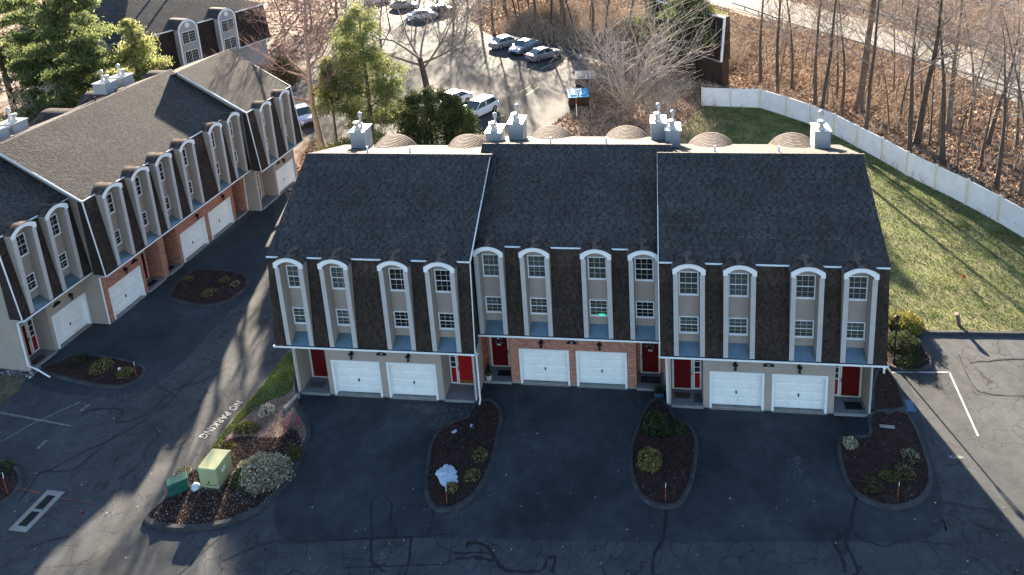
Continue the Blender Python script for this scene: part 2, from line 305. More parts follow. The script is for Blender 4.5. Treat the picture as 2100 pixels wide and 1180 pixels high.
def brush(poly,n,h,name,label,excl=(),w=.03):
    q=sample(poly,n)
    for e in excl: q=q[~inside(q,[(p[0],p[1]) for p in e])]
    # clump: several stems share a root
    k=7; q=np.repeat(q,k,0)+rng.normal(0,.25,(len(q)*k,2)); hh=h*rng.uniform(.3,1.2,len(q)); V,F=blades(q,hh,w*2.2,.45,-.05)
    # side sprigs start part-way up
    m=len(q); tips=V.reshape(-1,3,3)[:,2]; base=np.stack([q[:,0],q[:,1],np.zeros(m)],1)
    f=rng.uniform(.3,.9,(m,1)); st=base*(1-f)+tips*f; V2,F2=blades(st,hh*.45,w*1.5,1.2,0)
    VV=np.concatenate([V,V2]); FF=np.concatenate([F,F2+len(V)])
    o=np_mesh(name,VV,FF,np.clip(rng.normal(.55,.25,len(FF)),0,1),m_brush,kind='stuff'); tag(o,label,'undergrowth')
brush([tuple(p)[:2] for p in FP[1:9]]+[(55,50),(58,52),(36,84),(33,60),(28,47)],800,1.2,'underbrush','tangled dry brush behind the fence below the highway',[hwy])
brush([tuple(p)[:2] for p in FP[7:]]+[(66,30),(57,42),(46,50)],260,1.0,'underbrush','sparse dry stems among the tree trunks behind the fence')
brush([(44,98),(60,78),(70,62),(90,60),(95,100),(60,130)],1500,1.8,'underbrush','dry shrubs on the far verge of the highway',[hwy])
brush([(12,37),(26,33),(27,52),(16,55),(12,50)],300,1.1,'underbrush','dry tangled brush under the bushy bare tree',[lotpoly])
brush([(14,66),(32,58),(34,84),(0,100),(-8,76),(6,70)],1500,2.0,'underbrush','reddish thicket beyond the parked silver cars',[lotpoly,hwy])
for nm,poly,n,lb in [('fallen_leaves',[G(*p) for p in [(0,830),(300,800),(560,640),(530,800),(400,950),(330,1040),(300,1180),(0,1180)]],90,'few scattered leaves on the left road'),('fallen_leaves',[G(*p) for p in [(600,1000),(2100,1000),(2100,1180),(600,1180)]],110,'few scattered leaves along the front road'),('fallen_leaves',[G(*p) for p in [(1000,760),(1330,790),(1290,1000),(1030,1000)]],25,'few leaves on the middle driveway')]:
    q=sample(poly,n); V,F=flakes(q,.035,.4,.03,.01,.7); tag(np_mesh(nm,V,F,rng.uniform(.3,1,n),m_litter,kind='stuff'),lb,'leaves')
for poly,n,lb in [([G(*p) for p in [(815,822),(850,832),(905,834),(960,830),(968,846),(930,862),(890,878),(880,862),(905,852),(850,846)]],1500,'pale salt residue flecks on the left driveway'),([G(*p) for p in [(490,430),(545,440),(530,462),(480,455)]],500,'pale salt residue flecks beside the far brick garage'),([G(*p) for p in [(1625,930),(1640,940),(1648,975),(1632,985)]],220,'pale salt streak on the right driveway')]:
    q=sample(poly,n); q+=rng.normal(0,.12,q.shape); V,F=flakes(q,.014,.05,.012,.004,.7); tag(np_mesh('salt_residue',V,F,rng.uniform(.2,.9,n),m_stone,kind='stuff'),lb,'salt')
# ---- kerbed beds
def kerb(pts,w=.22,h=.13,closed=True,name='kerb'):
    mb=MB(); n=len(pts); cross=[(-w/2,0.),(-w/2+.03,h),(w/2-.05,h),(w/2,0.)]; rings=[]
    for i,p in enumerate(pts):
        a=pts[(i-1)%n] if closed else pts[max(i-1,0)]; b=pts[(i+1)%n] if closed else pts[min(i+1,n-1)]
        d=Vector((b[0]-a[0],b[1]-a[1],0)).normalized(); nn=Vector((-d.y,d.x,0)); hj=random.uniform(-.012,.012)
        rings.append([Vector((p[0],p[1],0))+nn*u+Vector((0,0,v+(hj if v else 0))) for u,v in cross])
    for i in range(n if closed else n-1):
        A,B=rings[i],rings[(i+1)%n]
        for k in range(3): mb.quad(A[k],A[k+1],B[k+1],B[k])
    if not closed: mb.poly(rings[0][::-1]); mb.poly(rings[-1])
    return structure(mb.build(name,m_kerb))
def area(p): return abs(sum(p[i][0]*p[(i+1)%len(p)][1]-p[(i+1)%len(p)][0]*p[i][1] for i in range(len(p)))/2)
def bed(px,label,closed=True,z=.075,mat=None,k=5,dens=420,kerbed=True):
    pts=smooth_closed([G(*p) for p in px],k)
    if kerbed: kerb(pts)
    sheet('mulch_bed',pts,z,mat or m_mulch)
    n=int(area(pts)*dens); q=sample(pts,n); V,F=flakes(q,.035,.6,z,.05,.4); o=np_mesh('bark_mulch',V,F,rng.uniform(0,1,len(q)),m_chip,kind='stuff'); tag(o,label,'mulch')
    return pts
bedB=bed([(985,826),(1005,823),(1024,841),(1026,868),(1012,932),(997,977),(971,1017),(937,1041),(903,1048),(887,1038),(876,1014),(875,983),(880,943),(884,916),(898,890),(925,870),(958,858),(972,835)],'dark bark mulch in the kerbed island with the snow patch')
bedC=bed([(1328,835),(1352,818),(1372,838),(1384,860),(1408,872),(1424,892),(1427,923),(1421,971),(1411,1004),(1396,1030),(1374,1041),(1341,1036),(1314,1017),(1300,989),(1294,955),(1298,910),(1312,870)],'dark bark mulch in the kerbed island in front of the middle driveway')
bedD=bed([(1786,852),(1850,846),(1876,878),(1893,920),(1907,970),(1904,1002),(1885,1027),(1851,1041),(1807,1039),(1766,1022),(1741,995),(1726,956),(1722,922),(1728,900),(1782,895)],'dark bark mulch in the kerbed island by the visitor space')
bedE=bed([(1798,765),(1822,760),(1856,838),(1790,842)],'mulch strip along the right end wall of the townhouses',k=2)
bedF=bed([(1815,660),(1850,672),(1874,690),(1908,752),(1818,750)],'leaf strewn mulch bed with clipped shrubs at the house corner',k=3)
bedG=bed([(353,598),(373,573),(407,556),(458,557),(500,566),(508,583),(492,603),(464,620),(420,629),(373,621),(347,612)],'mulch in the small island facing the brick garages')
bedH=bed([(88,760),(129,740),(160,730),(237,738),(288,752),(296,765),(281,783),(244,795),(186,790),(119,773)],'mulch in the small island near the numbered gable')
bedI=bed([(-60,952),(0,948),(22,955),(38,970),(42,990),(30,1012),(5,1032),(-60,1050)],'mulch bed cut by the left picture edge')
# big left island: lawn strip on the road side, bare soil, mulch at tip
islA=[(598,722),(560,765),(534,797),(480,860),(430,925),(397,968),(345,1022),(306,1056),(305,1070),(335,1082),(400,1084),(470,1072),(540,1040),(592,985),(625,918),(632,880),(614,848),(606,812)]
ptsA=smooth_closed([G(*p) for p in islA],4)
kerb([p for p in smooth_open([G(*p) for p in [(345,1022),(306,1056),(305,1070),(335,1082),(400,1084),(470,1072),(540,1040),(592,985),(625,918),(633,880),(614,848),(605,815)]],6)],.26,.16,False)
sheet('bare_earth',ptsA,.08,m_dirt)
islM=smooth_closed([G(*p) for p in [(397,968),(345,1022),(310,1056),(310,1066),(340,1076),(400,1078),(470,1066),(535,1036),(585,982),(618,915),(600,880),(570,900),(480,900),(440,935)]],4)
sheet('mulch_bed',islM,.086,m_mulch)
q=sample(islM,16000); V,F=flakes(q,.035,.6,.09,.05,.4); tag(np_mesh('bark_mulch',V,F,rng.uniform(0,1,len(q)),m_chip,kind='stuff'),'bark mulch around the utility cabinets in the large left island','mulch')
q=sample(ptsA,9000); V,F=flakes(q,.03,.6,.085,.04,.6); tag(np_mesh('leaf_litter',V,F,rng.uniform(.2,1,len(q)),m_litter,kind='stuff'),'scattered dry leaves on the bare soil beside the left end wall','fallen leaves')
gA=smooth_closed([G(*p) for p in [(600,722),(560,765),(536,797),(482,860),(432,925),(412,960),(440,930),(490,870),(540,830),(600,800)]],3)
sheet('lawn',gA,.09,M('thin_lawn_soil',(.10,.085,.045),.95,.4,1.5,.8,30,col2=(.22,.17,.11),fine=.4))
q=sample(gA,9000); V,F=blades(q,.08,.03,.6,.09); tag(np_mesh('grass',V,F,np.clip(rng.normal(.6,.25,len(q)),0,1),m_grass,kind='stuff'),'patchy grass strip beside the painted NO PARKING kerbside','grass')
gC=[G(*p) for p in [(-60,740),(0,765),(55,775),(40,800),(0,832),(-60,870)]]
sheet('lawn',gC,.02,m_dirt); q=sample(gC,2500); V,F=blades(q,.07,.03,.6,.02); tag(np_mesh('grass',V,F,np.clip(rng.normal(.3,.15,len(q)),0,1),m_grass,kind='stuff'),'dull grass corner at the left picture edge','grass')
gs=[G(*p) for p in [(-60,715),(10,735),(60,742),(85,757),(60,778),(0,768),(-60,745)]]
q=sample(gs,2600); V,F=flakes(q,.07,.7,.02,.08,.8); tag(np_mesh('gravel',V,F,rng.uniform(0,1,len(q)),m_stone,kind='stuff'),'pale river stones along the foot of the numbered gable','gravel')
# kerb of the right lawn and the wall-side kerb
kerb(smooth_open(LAWN_E,4),.25,.14,False)
# painted lines, cracks
mb=MB()
for a,b in [((1822,764),(1948,764)),((1946,762),(2006,895))]: ribbon('x',[G(*a),G(*b)],.10,.010,None,mb=mb)
structure(mb.build('parking_line',m_paint))
mb=MB(); ribbon('x',[G(-30,841),G(145,874)],.11,.010,None,mb=mb); structure(mb.build('parking_line',m_paintf))
mb=MB(); ribbon('x',[G(-30,925),G(60,873),G(120,845),G(165,825)],.08,.012,None,mb=mb); structure(mb.build('parking_line',m_paintf))
mb=MB()
for a,b in [((1130,138),(1165,122)),((1100,133),(1078,145)),((1108,142),(1146,124)),((965,245),(1020,222)),((1180,110),(1140,130)),((1000,250),(1033,236)),((860,195),(920,180)),((1078,196),(1105,178)),((1065,190),(1090,175))]: ribbon('x',[G(*a),G(*b)],.14,-.022,None,mb=mb)
structure(mb.build('parking_line',m_yel))
mb=MB(); ribbon('x',[G(*p) for p in [(1480,-26),(1560,10),(1700,52),(1830,95),(1960,135),(2100,186),(2250,240)]],.22,.006,None,mb=mb); structure(mb.build('lane_line',m_paint))
mb=MB(); ribbon('x',[G(*p) for p in [(1450,-50),(1592,4),(1700,32),(1864,74),(1990,112),(2100,148),(2290,215)]],.2,.007,None,mb=mb); structure(mb.build('lane_line',m_yel))
cr=[[(160,860),(190,840),(250,842),(240,868),(300,850),(330,825),(360,800),(430,775),(480,745),(545,690)],
 [(0,1000),(100,965),(165,930),(240,895),(300,860),(345,825),(370,800),(440,740),(500,700)],
 [(320,790),(360,815),(350,840)],[(40,1030),(85,970),(150,962),(240,890)],[(310,870),(325,895),(300,920),(290,950),(240,985)],
 [(785,1018),(803,1032),(800,1075),(812,1085),(809,1102)],[(600,1110),(700,1107),(845,1102)],[(889,1048),(880,1095)],
 [(957,1125),(960,1115),(990,1117),(1010,1135),(1030,1165),(1060,1172),(1110,1170),(1122,1147),(1138,1147),(1135,1172)],[(930,1133),(1010,1135)],[(932,1147),(980,1145),(1015,1150)],
 [(1369,1043),(1360,1100),(1340,1145),(1338,1200)],[(1756,1018),(1748,1060),(1742,1085),(1736,1115),(1752,1150),(1758,1172),(1740,1200)],[(1742,1085),(1722,1098),(1710,1108),(1725,1140),(1735,1175)],[(1750,1088),(1770,1108),(1820,1118),(1868,1107),(1900,1112),(1960,1118)],
 [(1908,1028),(1940,1030),(1980,1038),(2040,1048),(2055,1070)],[(1908,1028),(1930,1058),(1940,1088),(1935,1070),(1960,1080)],[(2010,1115),(2015,1092),(2065,1088)],
 [(1965,728),(1995,790),(2030,808),(2140,815)],[(1990,745),(2050,738),(2120,736)],[(1760,1160),(1780,1190)],[(845,1102),(830,1200)],[(760,1030),(762,1140),(790,1175)],[(60,1120),(140,1100),(160,1080)],
 [(455,1150),(540,1115),(600,1110)],[(365,1180),(440,1110),(460,1085)]]
mb=MB()
for i,c in enumerate(cr):
    pts=smooth_open([G(*p) for p in c],5); pts=[Vector((p[0]+random.gauss(0,.03),p[1]+random.gauss(0,.03),0)) for p in pts]
    ribbon('x',pts,.07 if i not in(8,10,11,12,13,15) else .12,.0085+.0003*i,None,jit=.6,mb=mb)
structure(mb.build('crack_seal',m_tar))
mb=MB()
for q in [[(700,1107),(845,1102),(838,1160),(705,1165)],[(930,1095),(845,1102),(838,1160),(920,1158)]]:
    pts=[G(*p) for p in q]; ribbon('x',pts,.03,.02,None,mb=mb,closed=True)
structure(mb.build('patch_joint',m_tar))
mb=MB(); ribbon('x',[G(35,1000),G(85,1013)],.05,.022,None,jit=.5,mb=mb); structure(mb.build('spray_mark',m_orange)); mb=MB()
for c in [[(122,1022),(200,1036)],[(300,1018),(312,1010)],[(150,1048),(172,1050),(160,1062),(148,1070)],[(165,1062),(172,1050)]]: ribbon('x',smooth_open([G(*p) for p in c],4),.05,.022,None,jit=.5,mb=mb)
structure(mb.build('spray_mark',m_ofade))
def ground_text(txt,p_start,p_end,hfac,mat,name,z=.016,flip=False):
    a=G(*p_start); b=G(*p_end); d=(b-a); Lw=d.length; cu=bpy.data.curves.new(name,'FONT'); cu.body=txt; cu.size=1; cu.space_character=1.08; cu.offset=.012
    t=bpy.data.objects.new(name,cu); link(t); bpy.context.view_layer.update(); w=t.dimensions.x; h=t.dimensions.y
    me=bpy.data.meshes.new_from_object(t.evaluated_get(bpy.context.evaluated_depsgraph_get())); bpy.data.objects.remove(t)
    o=bpy.data.objects.new(name,me); link(o); me.materials.clear(); me.materials.append(mat); o.location=(a[0],a[1],z); o.rotation_euler=(0,0,math.atan2(d.y,d.x)); o.scale=(Lw/w,hfac/h,1)
    return o
structure(ground_text('NO PARKING',(487,822),(408,896),.46,m_paint,'painted_lettering'))
structure(ground_text('VISITOR',(1974,936),(1944,935),.16,m_paint,'painted_lettering'))
structure(ground_text('VISITOR',(93,903),(74,921),.16,m_paint,'painted_lettering'))
structure(ground_text('VISITOR',(182,829),(163,843),.16,m_paint,'painted_lettering'))
# ---------------------------------------------------------------- building kit
Z1,Z2,Z3,Y2,Y3,YR,ZR=3.745,8.695,11.961,.531,6.094,11.0,10.4
YG,YP=.882,2.05
def shingles(mb,O,U,V,N,w,h,expo=.155,tab=.30,tone=1.,top=None,mi=0,thick=.009):
    O,U,V,N=Vector(O),Vector(U).normalized(),Vector(V).normalized(),Vector(N).normalized(); nc=int(round(h/expo)); expo=h/nc
    for c in range(nc):
        x=-random.uniform(0,tab); ct=random.uniform(.93,1.07); dk=False
        while x<w:
            dk=not dk; l=tab*(random.choice((.25,.34,.5,.7)) if dk else random.choice((.35,.6,.9,1.2))); x0,x1=max(x,0),min(x+l-.008,w); x+=l
            if x1-x0<.02: continue
            th=thick*(.6 if dk else 1.15); tt=tone*ct*(random.choice((.55,.65,.75,.9)) if dk else random.choice((.95,1.05,1.15,1.25)))
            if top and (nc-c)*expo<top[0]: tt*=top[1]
            y0=c*expo; y1=(c+1)*expo+.01
            a=O+U*x0+V*y0+N*th; b=O+U*x1+V*y0+N*th; d=O+U*x0+V*y1+N*.003; e=O+U*x1+V*y1+N*.003
            mb.quad(a,b,e,d,mi,tt); mb.quad(O+U*x0+V*(y0-.012),O+U*x1+V*(y0-.012),b,a,mi,tt*.3)  # butt edge toned down: the shadow line of each course is in the colour
            if th>.011: mb.quad(O+U*x0+V*y0,a,d,O+U*x0+V*y1,mi,tt); mb.quad(b,O+U*x1+V*y0,O+U*x1+V*y1,e,mi,tt)
def siding(mb,O,U,N,w,h,expo=.115,mi=0):
    O,U,N=Vector(O),Vector(U).normalized(),Vector(N).normalized(); z=0; Zv=Vector((0,0,1))
    while z<h-1e-3:
        z1=min(z+expo,h); a=O+Zv*z+N*.028; b=a+U*w; c=O+U*w+Zv*z1+N*.004; d=O+Zv*z1+N*.004
        mb.quad(a,b,c,d,mi); mb.quad(O+Zv*z+N*.002,O+U*w+Zv*z+N*.002,b,a,mi); z=z1
def bricks(mb,O,U,N,w,h):
    O,U,N=Vector(O),Vector(U).normalized(),Vector(N).normalized(); z=0; Zv=Vector((0,0,1)); r=0
    mb.quad(O+N*.002,O+U*w+N*.002,O+U*w+Zv*h+N*.002,O+Zv*h+N*.002,1)
    while z<h-.02:
        z1=min(z+.060,h); x=-.105*(r%2); r+=1
        while x<w:
            x0,x1=max(0,x),min(x+.2,w); x+=.216
            if x1-x0<.02: continue
            t=random.choice((.7,.85,1,1,1.1,1.2,1.35)); k=N*random.uniform(.008,.013)
            a,b,c,d=[O+U*p+Zv*q for p,q in((x0,z),(x1,z),(x1,z1),(x0,z1))]
            mb.quad(a+k,b+k,c+k,d+k,0,t); mb.quad(a,b,b+k,a+k,0,t); mb.quad(d+k,c+k,c,d,0,t); mb.quad(a,a+k,d+k,d,0,t); mb.quad(b+k,b,c,c+k,0,t)
        z+=.077
CACHE={}
def cached(key,fn,parent,loc,rot=None):
    if key in CACHE:
        o=CACHE[key].copy(); S.collection.objects.link(o); o.parent=parent; kids=True
        for ch in CACHE[key].children:
            c=ch.copy(); S.collection.objects.link(c); c.parent=o
    else:
        o=fn(parent); CACHE[key]=o
    o.location=loc; return o
def window(parent,h,blind,grid):
    """frame centred on x, wall plane at y=0 (front is -y), bottom at z=0"""
    w=.97; f=.06; mb=MB()
    mb.box(-w/2,w/2,-.07,0,0,f); mb.box(-w/2,w/2,-.07,0,h-f,h); mb.box(-w/2,-w/2+f,-.071,0,f,h-f); mb.box(w/2-f,w/2,-.071,0,f,h-f); mb.box(-w/2+f,w/2-f,-.062,0,h*.5-.022,h*.5+.022); mb.box(-w/2-.02,w/2+.02,-.09,0,-.03,0)
    o=mb.build('window',m_white,parent)
    for k in range(2):
        z0=f if k==0 else h/2+.022; z1=h/2-.022 if k==0 else h-f; y=-.035-.01*k
        g=MB(); g.box(-w/2+f,w/2-f,y,y+.006,z0,z1); g.build('pane',m_glass if blind else m_glassd,o)
        if grid:
            g=MB()
            for i in (1,2): xx=-w/2+f+(w-2*f)*i/3; g.box(xx-.008,xx+.008,y-.012,y-.002,z0,z1)
            zz=(z0+z1)/2; g.box(-w/2+f,w/2-f,y-.013,y-.003,zz-.008,zz+.008); g.build('grille',m_cream,o)
    g=MB()
    if blind==0: g.box(-w/2+f,w/2-f,-.008,-.004,f,h-f); g.build('room_shade_plate',m_dark,o)  # flat dark plate: shade of the room painted just behind the glass
    else:
        zlow={1:f,2:h*.45,3:h*.55,4:h*.30,5:h*.68}[blind]; z=zlow
        g.box(-w/2+f,w/2-f,-.004,-.001,f,h-f,1)
        if blind in(1,3,4):
            while z<h-f: g.quad((-w/2+f,-.020,z),(w/2-f,-.020,z),(w/2-f,-.008,z+.045),(-w/2+f,-.008,z+.045)); z+=.045
            g.build('blind',[m_blind,m_dark if blind!=1 else m_blind],o)
        else:
            g.box(-w/2+f,w/2-f,-.012,-.006,zlow,h-f); g.box(-w/2+f,-w/2+.26,-.016,-.012,f,h-f); g.box(w/2-.24,w/2-f,-.016,-.012,f,h-f); g.build('curtain',[m_curt,m_dark],o)
    return o
WS,WO=.522,.788; ZSP=8.49; ZCR=8.99
def arc(w,zs,zc,n=10):     # circular segment through (-w,zs),(0,zc),(w,zs)
    h=zc-zs; r=(w*w+h*h)/(2*h); c=zc-r; a0=math.asin(w/r)
    return [(r*math.sin(-a0+2*a0*i/n),c+r*math.cos(-a0+2*a0*i/n)) for i in range(n+1)]
def dormer(parent):
    yb=.606; mb=MB()
    for s in (-1,1):
        x0,x1=sorted((s*WS,s*(WO-.03))); mb.box(x0,x1,-.05,-.005,3.80,8.42)                       # front board
    d=mb.build('dormer',m_fin,parent)
    mb=MB()
    for s in (-1,1):
        xi,xo=s*WS,s*(WO-.05)
        for x,nx in ((xi,-s),(xo,s)):     # inner and outer cheeks in lap siding
            z0=3.78
            while z0<8.66:
                z1=z0+.115; y0=-.005; y1=yb if x==xi else yb
                a=(x+nx*.024,y0,z0);b=(x+nx*.024,y1,z0);c=(x,y1,z1);e=(x,y0,z1); mb.quad(a,b,c,e); mb.quad((x,y0,z0),(x,y1,z0),b,a); z0=z1
    siding(mb,(-WS,yb,4.2),(1,0,0),(0,-1,0),2*WS,4.35)
    mb.build('siding',m_sid,d,kind='stuff')
    mb=MB(); n=10; A=arc(WO,8.69,ZCR,n); B=arc(WO-.20,8.50,ZCR-.21,n)      # white arched trim
    for i in range(n):
        for y in(-.09,-.02):
            q=[(A[i][0],y,A[i][1]),(A[i+1][0],y,A[i+1][1]),(B[i+1][0],y,B[i+1][1]),(B[i][0],y,B[i][1])]; mb.poly(q if y==-.09 else q[::-1])
        mb.quad((A[i][0],-.02,A[i][1]),(A[i+1][0],-.02,A[i+1][1]),(A[i+1][0],-.09,A[i+1][1]),(A[i][0],-.09,A[i][1])); mb.quad((B[i][0],-.09,B[i][1]),(B[i+1][0],-.09,B[i+1][1]),(B[i+1][0],yb,B[i+1][1]),(B[i][0],yb,B[i][1]))
    for s in(-1,1): x0,x1=sorted((s*(WO-.21),s*WO)); mb.box(x0,x1,-.093,-.01,8.42,8.70); x0,x1=sorted((s*(WO-.05),s*(WO+.02))); mb.box(x0,x1,-.012,.62,8.60,8.68)
    mb.build('arch_trim',m_white,d)
    mb=MB(); T=arc(WS+.06,8.50,ZCR-.22,n); mb.poly([(-WS-.06,yb-.02,8.40)]+[(x,yb-.02,z) for x,z in T]+[(WS+.06,yb-.02,8.40)]); mb.build('tympanum',m_fin,d)
    mb=MB(); C=arc(WO+.07,8.64,ZCR+.035,12)          # barrel roof, shingled strips running up the vault
    y1=1.75; cy=int((y1+.1)/.155)
    for i in range(12):
        (xa,za),(xb,zb)=C[i],C[i+1]
        for k in range(cy):
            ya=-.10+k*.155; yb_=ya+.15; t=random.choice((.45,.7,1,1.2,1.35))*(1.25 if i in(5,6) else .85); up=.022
            mb.quad((xa,ya,za+up),(xb,ya,zb+up),(xb,yb_,zb),(xa,yb_,za),0,t); mb.quad((xa,ya,za),(xb,ya,zb),(xb,ya,zb+up),(xa,ya,za+up),0,t)
    mb.build('barrel_roof',m_hood,d)
    mb=MB(); mb.poly([(-WS,-.03,3.79),(WS,-.03,3.79),(WS,yb,4.22),(-WS,yb,4.22)]); mb.poly([(-WS,-.03,3.76),(WS,-.03,3.76),(WS,-.03,3.79),(-WS,-.03,3.79)]); mb.build('sill',m_sill,d)
    return d
def garage_door(parent,w):
    mb=MB(); h=2.26; t=.12
    mb.box(-w/2,-w/2+t,-.035,.30,0,h-t); mb.box(w/2-t,w/2,-.035,.30,0,h-t); mb.box(-w/2,w/2,-.036,.30,h-t,h)
    d=mb.build('garage_door',m_white,parent)
    iw=w-2*t; mb=MB(); rows=4; rh=(h-t-.05)/rows
    for r in range(rows): mb.box(-iw/2,iw/2,.22,.26,.05+r*rh+.008,.05+(r+1)*rh-.002)
    mb.box(-iw/2,iw/2,.245,.27,.04,h-t); mb.build('door_sheet',m_whited,d)
    pb=MB(); pw=iw/4
    k=.075; P=[(-pw/2+k,0,k*1.2),(pw/2-k,0,k*1.2),(pw/2-k,0,rh-k*1.2),(-pw/2+k,0,rh-k*1.2)]; Q=[(x*.9,-.022,(z-rh/2)*.82+rh/2) for x,_,z in P]
    pb.poly(Q); 
    for i in range(4): j=(i+1)%4; pb.quad(P[i],P[j],Q[j],Q[i])
    p0=pb.build('panel',m_whited,d); first=True
    for r in range(rows):
        for c in range(4):
            loc=(-iw/2+(c+.5)*pw,.2195,.05+r*rh)
            if first: p0.location=loc; first=False
            else: dup(p0,d,loc)
    mb=MB(); mb.box(-.02,.02,.165,.22,.78,.95); mb.box(-.05,.05,.18,.2,.86,.875); mb.build('handle',m_blk,d)
    mb=MB(); mb.box(-.04,.04,.17,.21,.02,.06); mb.build('lift_handle',m_blk,d)
    mb=MB(); mb.box(-w/2,w/2,-.10,.3,-.02,.035); mb.build('apron',m_conc,d)
    return d
def entry_door(parent,side,kick,storm):
    """frame left-bottom at x=0; door opening .92 wide"""
    mb=MB(); mb.box(0,.10,-.09,0,0,2.16); mb.box(1.0,1.10,-.09,0,0,2.16); mb.box(.10,1.0,-.09,0,2.06,2.16); mb.box(.10,1.0,-.09,0,0,.05)
    d=mb.build('entry_door',m_cream,parent)
    mb=MB(); mb.box(.10,1.0,-.05,-.01,.05,2.06)
    for z0,z1 in((.2,.85),(.98,1.62),(1.72,1.95)):
        for x0 in(.2,.6): mb.box(x0,x0+.3,-.06,-.05,z0,z1)
    mb.build('door_leaf',m_red,d)
    if kick: mb=MB(); mb.box(.17,.93,-.066,-.06,.09,.26); mb.build('kick_plate',m_brass,d)
    if storm: mb=MB(); mb.box(.10,1.0,-.082,-.078,.05,2.06); mb.build('storm_glass',M_storm,d)
    mb=MB(); xh=1.03 if side!='l' else .07; mb.box(xh-.012,xh+.012,-.14,-.09,.92,1.14); mb.build('handle',m_blk,d)
    return d
M_storm=Mglass('storm_door_glass',(.02,.02,.02),.88)
def sidelight(parent):
    mb=MB(); mb.box(0,.06,-.07,0,0,2.16); mb.box(.34,.40,-.07,0,0,2.16); mb.box(.06,.34,-.06,0,1.02,1.08); mb.box(.06,.34,-.06,0,2.1,2.16); mb.box(.06,.34,-.05,0,1.36,1.39); mb.box(.06,.34,-.05,0,1.72,1.75); mb.box(.06,.34,-.06,0,0,.08)
    d=mb.build('sidelight',m_white,parent); mb=MB(); mb.box(.06,.34,-.03,-.01,1.08,2.1); mb.build('pane',m_glassd,d); mb=MB(); mb.box(.06,.34,-.04,-.005,.08,1.02); mb.box(.11,.29,-.05,-.04,.2,.9); mb.build('lower_panel',m_red,d); return d
def lantern(parent):
    mb=MB(); mb.box(-.07,.07,-.02,0,.0,.26); mb.tube([(0,-.02,.2),(0,-.10,.26),(0,-.14,.22)],.012,5); mb.tube([(0,-.14,.24),(0,-.14,.17)],[.02,.14],8); mb.tube([(0,-.14,-.12),(0,-.14,-.18)],[.08,.02],8)
    for a in range(6): t=a*math.pi/3; mb.tube([(.085*math.cos(t),-.14+.085*math.sin(t),.17),(.05*math.cos(t),-.14+.05*math.sin(t),-.1)],.008,4)
    d=mb.build('wall_lantern',m_blk,parent); mb=MB(); mb.tube([(0,-.14,-.1),(0,-.14,.17)],[.045,.078],8); mb.build('lantern_glass',m_glass,d); return d
def text_mesh(txt,size,mat,parent,loc,rot,name='number',depth=.004):
    cu=bpy.data.curves.new(name,'FONT'); cu.body=txt; cu.size=size; cu.align_x='CENTER'; cu.extrude=depth
    t=bpy.data.objects.new(name,cu); link(t); bpy.context.view_layer.update(); me=bpy.data.meshes.new_from_object(t.evaluated_get(bpy.context.evaluated_depsgraph_get())); bpy.data.objects.remove(t)
    me.materials.clear(); me.materials.append(mat); o=bpy.data.objects.new(name,me); link(o,parent); o.location=loc; o.rotation_euler=rot; return o
m_num=M('plaque_number',(.45,.42,.36),.5,.1)
def plaque(parent,txt,loc):
    mb=MB(); P=[(-.27,0),(.27,0),(.27,.13),(.19,.15)]+[(.16*math.cos(a),.13+.14*math.sin(a)) for a in [math.pi*i/10 for i in range(1,10)]]+[(-.19,.15),(-.27,.13)]
    mb.prism(P,0,-.03,lambda u,v,w:(u,w,v)); d=mb.build('number_plaque',m_blk,parent,loc)
    if txt: text_mesh(txt,.17,m_num,d,(0,-.032,.05),(R(90),0,0))
    return d
def wreath(parent_loc,label):
    mb=MB(); 
    for i in range(90):
        a=random.uniform(0,6.283); r=random.gauss(.17,.03); x,z=r*math.cos(a),r*math.sin(a); y=random.uniform(-.06,0)
        p=Vector((x,y,z)); u=Vector((random.gauss(0,1),random.gauss(0,.5),random.gauss(0,1))).normalized()*.06; v=Vector((random.gauss(0,1),random.gauss(0,1),random.gauss(0,1))).normalized()*.025
        mb.quad(p-u,p-v,p+u,p+v,0 if random.random()<.75 else 1)
    ring=[(.17*math.cos(t*math.pi/6),-.02,.17*math.sin(t*math.pi/6)) for t in range(13)]; mb.tube(ring,.03,5,0,cap=False)
    for s in(-1,1): mb.poly([(0,-.08,-.16),(s*.09,-.07,-.12),(s*.1,-.07,-.24)],1)
    o=mb.build('wreath',[m_wr,m_white]); o.location=parent_loc; return tag(o,label,'wreath')
m_wr=M('wreath_greens',(.03,.05,.035),.9,.3,20)
